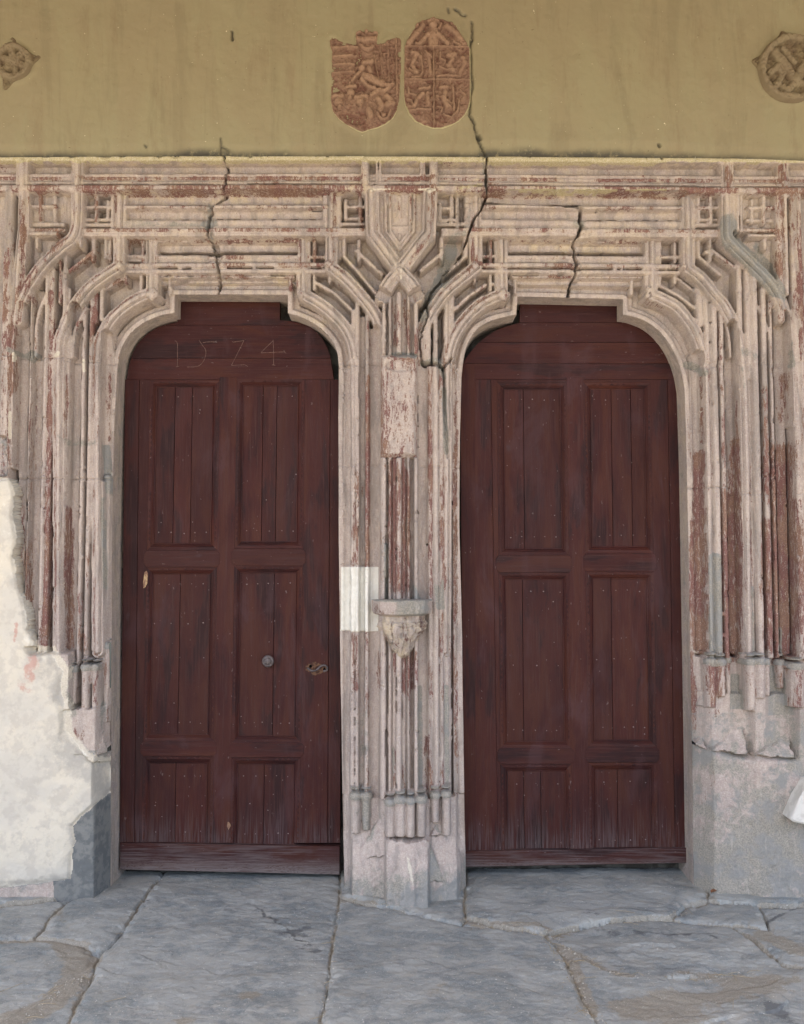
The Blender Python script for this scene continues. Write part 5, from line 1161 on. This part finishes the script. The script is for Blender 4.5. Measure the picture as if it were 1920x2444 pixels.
O2 = [(1096, 2075), (1096, 880), (1106, 866)] + smooth([(1106, 866), (1122, 842), (1150, 812), (1190, 786), (1241, 770)])[1:] + [(1242, 724), (1484, 728), (1484, 762)] + smooth([(1484, 762), (1530, 768), (1568, 790), (1598, 825), (1618, 880)])[1:] + [(1640, 1000), (1660, 2070)]
C2 = [(1100, 1104), (1172, 1190), (1204, 1214), (1336, 1350), (1411, 1424), (1536, 1554), (1594, 1612), (1640, 1642)]
n2 = nrow(1218, 1325, 953, 5) + nrow(1420, 1528, 953, 5) + nrow(1220, 1330, 1282, 5) + nrow(1430, 1540, 1279, 5) + nrow(1230, 1335, 1412, 4) + nrow(1440, 1530, 1410, 4) + nrow(1225, 1335, 1588, 3) + nrow(1425, 1540, 1574, 4) + nrow(1225, 1330, 1742, 5) + nrow(1440, 1540, 1736, 5) + nrow(1232, 1330, 1872, 3) + nrow(1440, 1540, 1866, 4) + nrow(1430, 1540, 2005, 4) + [(int(rng.uniform(1120, 1620)), int(rng.uniform(930, 1990))) for _ in range(36)]
door2, cx2 = make_door('panelled_door', 'dark red panelled door without knob, with greyed foot, right of the pier', O2,
    [(700, 770, 0.002), (770, 817, 0.001), (817, 868, 0.0015), (868, 906, 0.0)], C2, [[(930, 1308), (1384, 1768), (1841, 2030)], [(930, 1303), (1382, 1765), (1837, 2026)]], 906, (2032, 2024, 2070, 2060), None, n2,
    [[[.34], [.29], [.28, .58]], [[.38, .75], [.33], [.40]]], None)
# gap cover strip (dark overlap) on the hinge side of the right door
board('cover_strip', [(1098, 868), (1134, 868), (1136, 2030), (1108, 2032)], DY + 0.012 - 0.013, M_WV, door2)
# knob
def lathe(name, prof, c, mat, parent, n=28):
    m = MB()
    for (r_, y) in prof:
        for k in range(n): m.v.append((c[0] + r_ * math.cos(2 * math.pi * k / n), y, c[2] + r_ * math.sin(2 * math.pi * k / n)))
    for i in range(len(prof) - 1):
        for k in range(n): j = (k + 1) % n; m.f.append([i * n + k, i * n + j, (i + 1) * n + j, (i + 1) * n + k])
    m.f.append([k for k in reversed(range(n))])
    me = m.mesh(name, True); return link(name, me, mat, parent)
kc = PT(642, 1577, DY)
lathe('knob', [(0.0005, DY - .038), (.014, DY - .037), (.019, DY - .034), (.020, DY - .031), (.022, DY - .033), (.030, DY - .031), (.033, DY - .024), (.031, DY - .014), (.018, DY - .008), (.016, DY + .012), (.026, DY + .013)], kc, M_IRON, door1)
# torn lock: splintered bare wood, hole and bent iron hook
m = MB(); rr = random.Random(4); ctr = (752, 1596)
for k in range(26):
    x_ = 730 + k * 1.9; h_ = 10 + 9 * math.exp(-((k - 10) / 7.0) ** 2) + rr.uniform(-3, 3)
    a = PT(x_, ctr[1] - h_ * .8, DY - 0.0012); b_ = PT(x_ + 2.2, ctr[1] + h_ * .8 * (1 if k > 6 else .6), DY - 0.0012)
    m.box(a[0], b_[0], DY - 0.001 - rr.uniform(0, .002), DY + .002, b_[2], a[2], 0.0003)
m.build('splintered_wood', mat_simple('rusty splintered wood', (0.13, 0.07, 0.042), (0.045, 0.022, 0.017), 60, 0.85, 0.2, 0.8), door1)
m = MB()
def tube(m, pts, r_, n=8):
    base = len(m.v)
    for i, p in enumerate(pts):
        a = np.array(pts[max(i - 1, 0)]); b = np.array(pts[min(i + 1, len(pts) - 1)]); t = (b - a) / (np.linalg.norm(b - a) + 1e-9)
        u = np.cross(t, (0, 1, 0)); u = u / (np.linalg.norm(u) + 1e-9) if np.linalg.norm(u) > 1e-3 else np.array((1, 0, 0)); v_ = np.cross(u, t)
        for k in range(n): m.v.append(tuple(np.array(p) + r_ * (u * math.cos(2 * math.pi * k / n) + v_ * math.sin(2 * math.pi * k / n))))
    for i in range(len(pts) - 1):
        for k in range(n): j = (k + 1) % n; m.f.append([base + i * n + k, base + i * n + j, base + (i + 1) * n + j, base + (i + 1) * n + k])
    m.f += [[base + k for k in range(n)], [base + (len(pts) - 1) * n + k for k in reversed(range(n))]]
tube(m, [PT(a, b, DY - .008) for a, b in smooth([(734, 1594), (742, 1600), (752, 1601), (760, 1596), (766, 1590), (776, 1588), (782, 1594), (780, 1600), (772, 1602)], 4)], .0055)
m.build('lock_hook', M_IRON, door1)
M_HOLE = mat_simple('black hole', (0.004, 0.004, 0.004), (0.008, 0.006, 0.006), 20, 1.0, 0.0, 0.0)
lathe('keyhole', [(.0003, DY - .0035), (.008, DY - .0035), (.009, DY + .001)], PT(742, 1590, DY), M_HOLE, door1, 12)
lathe('keyhole', [(.0003, DY - .0035), (.007, DY - .0035), (.008, DY + .001)], PT(775, 1597, DY), M_HOLE, door1, 12)
board('torn_chip', [(345, 1366), (350, 1362), (353, 1368), (352, 1392), (347, 1402), (343, 1404), (342, 1390)], DY - 0.0022, M_BARE, door1, DY + .003, .0006)
board('torn_chip', [(544, 1961), (549, 1964), (551, 1972), (546, 1980), (542, 1972)], DY - 0.0035, M_BARE, door1, DY + .003, .0006)
# 1524 scratched into the head boards
def scratch(strokes, y, parent, mat, nm, w_=0.0011, lab_=None):
    m = MB()
    for st in strokes:
        pts = [PT(a, b, y) for a, b in st]
        for (p, q_) in zip(pts[:-1], pts[1:]):
            dx, dz = q_[0] - p[0], q_[2] - p[2]; L = math.hypot(dx, dz) + 1e-9; nx, nz = -dz / L * w_, dx / L * w_; k = len(m.v)
            m.v += [(p[0] - nx, y, p[2] - nz), (q_[0] - nx, y, q_[2] - nz), (q_[0] + nx, y, q_[2] + nz), (p[0] + nx, y, p[2] + nz)]
            m.v += [(v[0], y + .0022, v[2]) for v in m.v[k:k + 4]]
            m.f += [[k, k + 1, k + 2, k + 3], [k + 1, k, k + 4, k + 5], [k + 3, k + 2, k + 6, k + 7], [k, k + 3, k + 7, k + 4], [k + 2, k + 1, k + 5, k + 6]]
    o = m.build(nm, mat, parent)
    if lab_: o['label'] = lab_
def z1(l): return [(280 + a / 3.105, 700 + b / 3.105) for a, b in l]
scratch([z1([(428, 350), (440, 358), (448, 375), (447, 545)]), z1([(438, 543), (458, 541)]), z1(smooth([(608, 348), (632, 385), (655, 418), (656, 460), (632, 515), (590, 543), (518, 546)], 3)), z1([(636, 366), (665, 360), (722, 359), (712, 364)]),
         z1([(852, 356), (858, 362), (940, 350)]), z1([(940, 350), (895, 440), (848, 533)]), z1([(848, 535), (945, 529), (968, 542)]), z1([(1156, 352), (1110, 395), (1068, 437), (1068, 441), (1238, 434), (1252, 444)]), z1([(1156, 345), (1160, 440), (1160, 532)]), z1([(1148, 530), (1172, 533)])],
        DY - 0.0008, door1, M_SCR, 'scratched_numerals', .0011, 'thin numerals 1524 scratched into the head boards')
M_SC2 = mat_simple('light scratches in stone', (0.46, 0.43, 0.38), (0.38, 0.35, 0.31), 50, 0.9, 0.1, 0.2)
scratch([[(1705, 1720), (1705, 1708), (1711, 1706), (1713, 1712), (1706, 1715)], [(1724, 1708), (1718, 1709), (1716, 1716), (1723, 1721)]], 0.073, portal, M_SC2, 'scratched_letters', .0010)
# dark rebate behind the doors
m = MB()
for (a, b) in ((-1.62, -0.22), (0.16, 1.72)): m.box(a, b, 0.42, 0.50, -0.05, 3.2)
m.box(-2.6, 2.6, 0.42, 0.50, 3.2, 4.9)
rb = m.build('wall_core', M_DARK); props(rb, kind='structure')

# ------------------------------------------------------------------ paving
fx = np.arange(-2.45, 2.45, 0.0062); fy = np.arange(-1.95, 0.40, 0.0062)
GX, GY = np.meshgrid(fx, fy)
QX, QY = PXY(GX, 0.0 * GX, GY)
def fz(pts): return [tuple(float(v) for v in Wf(a, b)) for a, b in pts]
ZF = 0.006 * vnoise(GX, GY, 1.6, 201, 3) + 0.0045 * vnoise(GX, GY, 7, 202, 6, 0.6) + 0.0016 * vnoise(GX, GY, 40, 203, 4)
t_ = vnoise(GX * 0.8 + GY * 0.3, GY * 1.7, 5, 204, 6, 0.62); ZF += 0.006 * np.floor(t_ * 4) / 4
FR = np.zeros(GX.shape); FG = np.zeros(GX.shape); FB = np.zeros(GX.shape)
FO = np.zeros(GX.shape, np.int32)
SL = {  # slabs as photo-pixel outlines: (points, level)
 1: ([(393, 2040), (392, 2086), (354, 2129), (318, 2182), (281, 2236), (236, 2270), (225, 2315), (190, 2380), (157, 2444), (60, 2700), (700, 2750), (767, 2444), (784, 2337), (795, 2253), (812, 2140), (815, 2040)], 0.0),
 2: ([(812, 2140), (795, 2253), (784, 2337), (767, 2444), (740, 2750), (1560, 2750), (1426, 2444), (1404, 2405), (1370, 2332), (1342, 2275), (1297, 2228), (1190, 2212), (1100, 2209), (1000, 2184), (930, 2168), (870, 2160)], 0.004),
 3: ([(812, 2040), (812, 2140), (870, 2160), (930, 2168), (1000, 2184), (1100, 2209), (1113, 2190), (1110, 2150), (1115, 2040)], 0.010),
 4: ([(1115, 2040), (1110, 2150), (1113, 2190), (1190, 2212), (1297, 2228), (1330, 2215), (1420, 2200), (1530, 2190), (1601, 2187), (1640, 2160), (1690, 2150), (1680, 2040)], 0.018),
 5: ([(1297, 2228), (1342, 2275), (1370, 2332), (1404, 2405), (1426, 2444), (1560, 2750), (2600, 2750), (2300, 2440), (1990, 2310), (1870, 2290), (1800, 2240), (1745, 2203), (1601, 2187), (1530, 2190), (1420, 2200), (1330, 2215)], -0.004),
 6: ([(1601, 2187), (1745, 2203), (1835, 2212), (1828, 2190), (1812, 2163), (1690, 2150), (1640, 2160)], 0.006),
 7: ([(1812, 2163), (1828, 2190), (1835, 2212), (1745, 2203), (1800, 2240), (1870, 2290), (1990, 2310), (2300, 2440), (2600, 2440), (2300, 2040), (1990, 2150), (1910, 2160)], 0.0),
 8: ([(1680, 2040), (1690, 2150), (1812, 2163), (1910, 2160), (2300, 2150), (2300, 2040)], 0.02),
 9: ([(121, 2188), (101, 2219), (84, 2236), (150, 2240), (208, 2248), (236, 2270), (281, 2236), (318, 2182), (354, 2129), (392, 2086), (393, 2040), (290, 2040), (240, 2110), (174, 2142)], 0.002),
 10: ([(-300, 2150), (0, 2158), (100, 2150), (174, 2142), (121, 2188), (101, 2219), (84, 2236), (0, 2240), (-500, 2250)], -0.003),
 11: ([(-500, 2250), (0, 2240), (84, 2236), (150, 2240), (208, 2248), (236, 2270), (225, 2315), (190, 2380), (157, 2444), (60, 2700), (-900, 2750)], -0.006),
 12: ([(-300, 2040), (290, 2040), (240, 2110), (174, 2142), (100, 2150), (0, 2158), (-300, 2150)], 0.012)}
lev = np.zeros(GX.shape); jd = np.full(GX.shape, 9.0)
jn = 0.013 * vnoise(GX, GY, 14, 210, 6, .65); jn2 = 0.013 * vnoise(GX, GY, 14, 211, 4)
for k, (pts, lv) in SL.items():
    q = fz(pts); ins = inpoly(q, GX + jn, GY + jn2); FO[ins] = k; lev[ins] = lv
    d, _ = pdist(q + [q[0]], GX + jn, GY + jn2); jd = np.minimum(jd, d)
ZF += lev
jw = 0.0065 + 0.0065 * vnoise(GX, GY, 8, 212, 5, .6)
ZF -= 0.009 * sstep(0.05, 0.3, vnoise(GX, GY, 11, 270, 5, .65)) * np.exp(-(jd / 0.035) ** 2)
ZF -= 0.016 * (1 - sstep(0.2, 1.0, jd / np.maximum(jw, .002))) * 1.0 + 0.006 * np.exp(-(jd / 0.022) ** 2)
FR += 0.8 * np.exp(-(jd / 0.014) ** 2) * (vnoise(GX, GY, 5, 213, 3) > -0.25)
FB += 0.5 * np.exp(-(jd / 0.006) ** 2)
# the concave gaps belong to the neighbouring slabs; steps where the slate has split into leaves
def ledge(pts, drop, rough=0.012, both=False, seed=0):
    """the surface left of the line (seen along it) is lower"""
    global ZF, FB
    q = fz(pts); n1_ = rough * vnoise(GX, GY, 16, 220 + seed, 5, .6); n2_ = rough * vnoise(GX, GY, 16, 240 + seed, 5, .6)
    d, sg = pdist(q, GX + n1_, GY + n2_)
    sd = d * sg
    ext = 1 - sstep(0.18, 0.34, np.abs(sd)); ends = np.minimum(np.hypot(GX - q[0][0], GY - q[0][1]), np.hypot(GX - q[-1][0], GY - q[-1][1]))
    ZF = ZF - drop * sstep(-0.002, 0.004, sd) * ext * sstep(0, .12, ends)
    FB = np.maximum(FB, 0.35 * np.exp(-(d / 0.006) ** 2) * sstep(0, .1, ends))
ledge([(236, 2420), (240, 2400), (270, 2388), (330, 2382), (388, 2362), (420, 2340)], .007, .01, seed=1)
ledge([(1345, 2248), (1387, 2275), (1420, 2300), (1460, 2316), (1545, 2327), (1584, 2322), (1600, 2340), (1623, 2358), (1680, 2355), (1760, 2348), (1831, 2340), (1880, 2322)], .014, .012, seed=2)
ledge([(1120, 2180), (1200, 2178), (1290, 2186), (1400, 2176), (1500, 2172), (1600, 2186)], .010, .010, seed=3)
ledge([(1780, 2372), (1830, 2362), (1865, 2365), (1880, 2380), (1850, 2400), (1780, 2415)], .008, .012, seed=4)
ledge([(1580, 2425), (1680, 2420), (1760, 2405), (1810, 2430)], .008, .015, seed=5)
ledge([(370, 2235), (420, 2215), (500, 2205), (560, 2200)], .003, .015, seed=6)
ledge([(600, 2150), (650, 2190), (700, 2230), (760, 2260)], .0035, .03, seed=7)
ledge([(30, 2430), (110, 2370), (150, 2350), (190, 2320)], .008, .02, seed=8)
ledge([(1500, 2215), (1600, 2225), (1700, 2222), (1780, 2235)], .004, .02, seed=9)
# flaky, split patches
fk = np.exp(-(((QX - 690) / 130) ** 2 + ((QY - 2200) / 60) ** 2)) + np.exp(-(((QX - 1560) / 260) ** 2 + ((QY - 2270) / 45) ** 2)) + .8 * np.exp(-(((QX - 1800) / 140) ** 2 + ((QY - 2400) / 60) ** 2))
ter = vnoise(GX + .4 * GY, GY * 1.8, 9, 250, 5, .6); ZF += fk * 0.010 * (np.floor(ter * 5) / 5)
FB += fk * 0.28 * (ter < -0.1)
def fblob(A, pts, rx, wgt):
    q = fz(pts); d, _ = pdist(q, GX, GY) if len(q) > 1 else (np.hypot(GX - q[0][0], GY - q[0][1]), 0)
    A += wgt * np.exp(-(d / rx) ** 2)
for pts, rx, wg in [([(160, 2255), (200, 2280), (180, 2330), (120, 2390), (20, 2430)], .07, 1.2), ([(0, 2245), (90, 2240), (200, 2250)], .025, .8), ([(590, 2377), (600, 2377)], .05, .9), ([(420, 2440), (440, 2436)], .05, .7), ([(1050, 2370), (1060, 2360)], .08, .55),
                    ([(1340, 2225), (1300, 2215), (1150, 2205), (1110, 2200)], .022, 1.0), ([(1345, 2260), (1380, 2330), (1410, 2410)], .035, 1.1), ([(1380, 2270), (1440, 2305), (1500, 2325)], .035, 1.0), ([(1500, 2400), (1650, 2370), (1830, 2345)], .10, .8), ([(1830, 2230), (1900, 2260)], .07, 1.0), ([(1640, 2160), (1700, 2150)], .03, .7), ([(820, 2150), (900, 2160)], .02, .7),
                    ([(90, 2150), (40, 2160)], .06, .5), ([(150, 2200), (140, 2170)], .04, .5), ([(1600, 2430), (1700, 2440)], .12, .6), ([(1640, 2310), (1900, 2330)], .05, .6)]: fblob(FR, pts, rx, wg)
for pts, rx, wg in [([(390, 2260), (560, 2220), (700, 2290)], .12, .45), ([(300, 2420), (500, 2400), (700, 2420)], .13, .55), ([(860, 2400), (1100, 2420), (1300, 2430)], .2, .3), ([(0, 2120), (130, 2110)], .08, .8), ([(960, 2170), (1080, 2185)], .08, .6), ([(1750, 2120), (1900, 2140)], .09, .9), ([(560, 2330), (580, 2350)], .06, .5), ([(1180, 2160), (1560, 2140)], .12, .15), ([(1770, 2240), (1790, 2245)], .05, .8), ([(1870, 2365), (1850, 2370)], .05, .9), ([(1780, 2425), (1760, 2430)], .07, .7), ([(1650, 2140), (1620, 2160)], .05, .6)]: fblob(FG, pts, rx, wg)
for pts, rx, wg in [([(640, 2170), (720, 2230), (760, 2260)], .10, .35), ([(1400, 2185), (1560, 2178)], .04, .35), ([(1400, 2215), (1700, 2225)], .06, .4), ([(1860, 2400), (1900, 2430)], .08, .4), ([(1800, 2375), (1860, 2400)], .04, .4), ([(380, 2150), (420, 2210)], .08, .25), ([(1830, 2200), (1900, 2165)], .02, .7)]: fblob(FB, pts, rx, wg)
# mortar fillets climbing the feet of wall and pier
def heap(pts, rx, h):
    global ZF
    q = fz(pts); d, _ = pdist(q, GX, GY); ZF = ZF + h * np.exp(-(d / rx) ** 2) * (1 + .4 * vnoise(GX, GY, 20, 260, 3))
for _k, (_p, _r) in enumerate([([(20, 2300), (120, 2260), (200, 2290)], 3), ([(860, 2300), (1000, 2290), (1180, 2340)], 4), ([(1450, 2240), (1650, 2245), (1800, 2270)], 5), ([(430, 2300), (560, 2330), (730, 2320)], 6)]): ledge(_p, .004, .03, seed=20 + _k)
heap([(-100, 2128), (60, 2126), (170, 2120)], .05, .03); heap([(1690, 2110), (1760, 2128), (1980, 2138)], .05, .035); heap([(830, 2140), (960, 2162), (1080, 2135)], .02, .010); heap([(1655, 2090), (1700, 2130)], .03, .02)
PF = np.stack([GX, GY, ZF], 2)
paving = empty('paving', (0, -0.6, 0), kind='structure')
for oid, v, qd, nn, mk in split_grid(PF, np.ones(GX.shape, bool), FO, grid_normals(PF), np.stack([np.clip(FR, 0, 1.5), np.clip(FG, 0, 1.5), np.clip(FB, 0, 1.5), FR * 0], 2)):
    o = link('flagstone' if oid else 'joint_mortar', npmesh('flagstone', v, qd, nn, mk), M_SLATE, paving)
# ground of the yard around the paved strip
M_YARD = mat_simple('pale gravelly yard', (0.38, 0.33, 0.26), (0.30, 0.26, 0.21), 6, 0.95, 0.2, 0.5)
m = MB(); m.box(-40, 40, -60, -1.93, -0.35, -0.008); m.box(-40, -2.43, -1.93, 0.3, -0.35, -0.009); m.box(2.43, 40, -1.93, 0.3, -0.35, -0.009)
g_ = m.build('yard_ground', M_YARD); props(g_, kind='structure')
# porch over the doors (out of frame): its ceiling keeps the sky off the wall, as the photograph's shade implies
M_CEIL = mat_simple('limewashed porch ceiling', (0.42, 0.36, 0.26), (0.36, 0.30, 0.22), 4, 0.95, 0.2, 0.4)
m = MB(); m.box(-5, 5, -4.3, 0.6, 4.76, 5.00); props(m.build('porch_ceiling', M_CEIL), kind='structure')
m = MB(); m.box(-5.0, -2.44, -0.02, 0.5, -0.03, 5.0); m.box(2.44, 5.0, -0.02, 0.5, -0.03, 5.0); props(m.build('side_wall', M_CEIL), 'plain limewashed wall continuing beyond the frame on either side of the portal', 'wall')

# ------------------------------------------------------------------ small litter: grit and straw in the joints, leaf, pebble
M_GRIT = mat_simple('pale grit', (0.45, 0.43, 0.38), (0.24, 0.21, 0.17), 60, 0.9, 0.2, 0.2)
M_STRAW = mat_simple('dry straw', (0.36, 0.29, 0.18), (0.24, 0.18, 0.11), 60, 0.8, 0.2, 0.2)
def zat(x, y):
    c = int(round((x - fx[0]) / 0.0062)); r_ = int(round((y - fy[0]) / 0.0062))
    return float(ZF[min(max(r_, 0), len(fy) - 1), min(max(c, 0), len(fx) - 1)])
lines = [([(815, 2150), (795, 2253), (784, 2337), (767, 2444)], 80, 4), ([(281, 2236), (354, 2129)], 15, 3), ([(1297, 2228), (1342, 2275), (1370, 2332), (1404, 2405), (1426, 2444)], 170, 12), ([(1110, 2205), (1290, 2225), (1340, 2235)], 80, 10), ([(1345, 2250), (1387, 2275), (1460, 2316), (1545, 2327)], 90, 8),
         ([(1600, 2187), (1640, 2163)], 40, 5), ([(815, 2150), (930, 2165)], 30, 5), ([(225, 2315), (180, 2340), (120, 2370), (60, 2430)], 90, 10), ([(1850, 2300), (1600, 2325)], 40, 8)]
gm = MB(); sm2 = MB(); rr = random.Random(9)
def grit(x, y, r_):
    z = zat(x, y); k = len(gm.v)
    a0 = rr.uniform(0, 6)
    for j in range(4): gm.v.append((x + r_ * rr.uniform(.6, 1.2) * math.cos(a0 + j * 1.57), y + r_ * rr.uniform(.6, 1.2) * math.sin(a0 + j * 1.57), z - .0005))
    gm.v.append((x, y, z + r_ * rr.uniform(.5, 1.1))); gm.f += [[k, k + 1, k + 4], [k + 1, k + 2, k + 4], [k + 2, k + 3, k + 4], [k + 3, k, k + 4]]
def straw(x, y, L, a):
    z = zat(x, y) + .003; dx, dy = L * math.cos(a), L * math.sin(a); b = .0008
    tube(sm2, [(x, y, z), (x + dx * .5, y + dy * .5, z + rr.uniform(.001, .006)), (x + dx, y + dy, zat(x + dx, y + dy) + .003)], b, 4)
for pts, n, sp_ in lines:
    for _ in range(n):
        i = rr.randrange(len(pts) - 1); t = rr.random(); a, b = pts[i], pts[i + 1]
        x, y = Wf(a[0] + (b[0] - a[0]) * t + rr.gauss(0, sp_), a[1] + (b[1] - a[1]) * t + rr.gauss(0, sp_ * .4))
        grit(float(x), float(y), rr.uniform(.0015, .0052))
        if rr.random() < .16: straw(float(x), float(y), rr.uniform(.02, .07), rr.uniform(0, 6.28))
for _ in range(420):
    x, y = Wf(rr.uniform(-60, 1980), 2100 + 344 * rr.random() ** .7); grit(float(x), float(y), rr.uniform(.0014, .0040))
for (a, b, L, an) in [(1320, 2232, .10, .5), (1470, 2180, .09, -.3), (1700, 2310, .16, -.25), (1750, 2400, .1, 1.2), (250, 2390, .08, .5), (1370, 2290, .07, .0), (0, 2360, .09, .8), (1490, 2198, .07, -.4)]:
    x, y = Wf(a, b); straw(float(x), float(y), L, an)
props(gm.build('grit', M_GRIT), kind='stuff'); props(sm2.build('straw', M_STRAW), kind='stuff')
M_LEAF = mat_simple('dry leaf', (0.27, 0.10, 0.045), (0.16, 0.075, 0.04), 50, 0.7, 0.3, 0.4)
m = MB(); c = Wf(1706, 2141); cz_ = zat(float(c[0]), float(c[1]))
for i in range(7):
    t = i / 6; wd = .013 * math.sin(math.pi * min(t + .06, 1)); x0 = float(c[0]) - .02 + t * .042; y0 = float(c[1]) + .01 * t
    m.v += [(x0, y0 - wd, cz_ + .012 + .010 * t), (x0 + .003, y0, cz_ + .006 + .014 * math.sin(t * 3)), (x0, y0 + wd, cz_ + .018 + .008 * t)]
for i in range(6):
    for j in range(2): m.f.append([i * 3 + j, i * 3 + j + 1, i * 3 + 4 + j, i * 3 + 3 + j])
lf = m.build('dry_leaf', M_LEAF, None, True); props(lf, 'curled reddish dry leaf on the paving at the foot of the right jamb', 'leaf')

M_FRAG = mat_simple('pale marble fragment', (0.50, 0.48, 0.44), (0.60, 0.58, 0.54), 14, 0.8, 0.3, 0.4)
o = prism([(1888, 1956), (1891, 1948), (1898, 1934), (1908, 1910), (1918, 1892), (1934, 1866), (1990, 1858), (2010, 1975), (1960, 1974), (1915, 1967), (1896, 1963)], -0.10, 0.0, 0.008).build('stone_fragment', M_FRAG)
props(o, 'pale broken marble slab fragment fixed on the plinth at the right edge', 'stone')
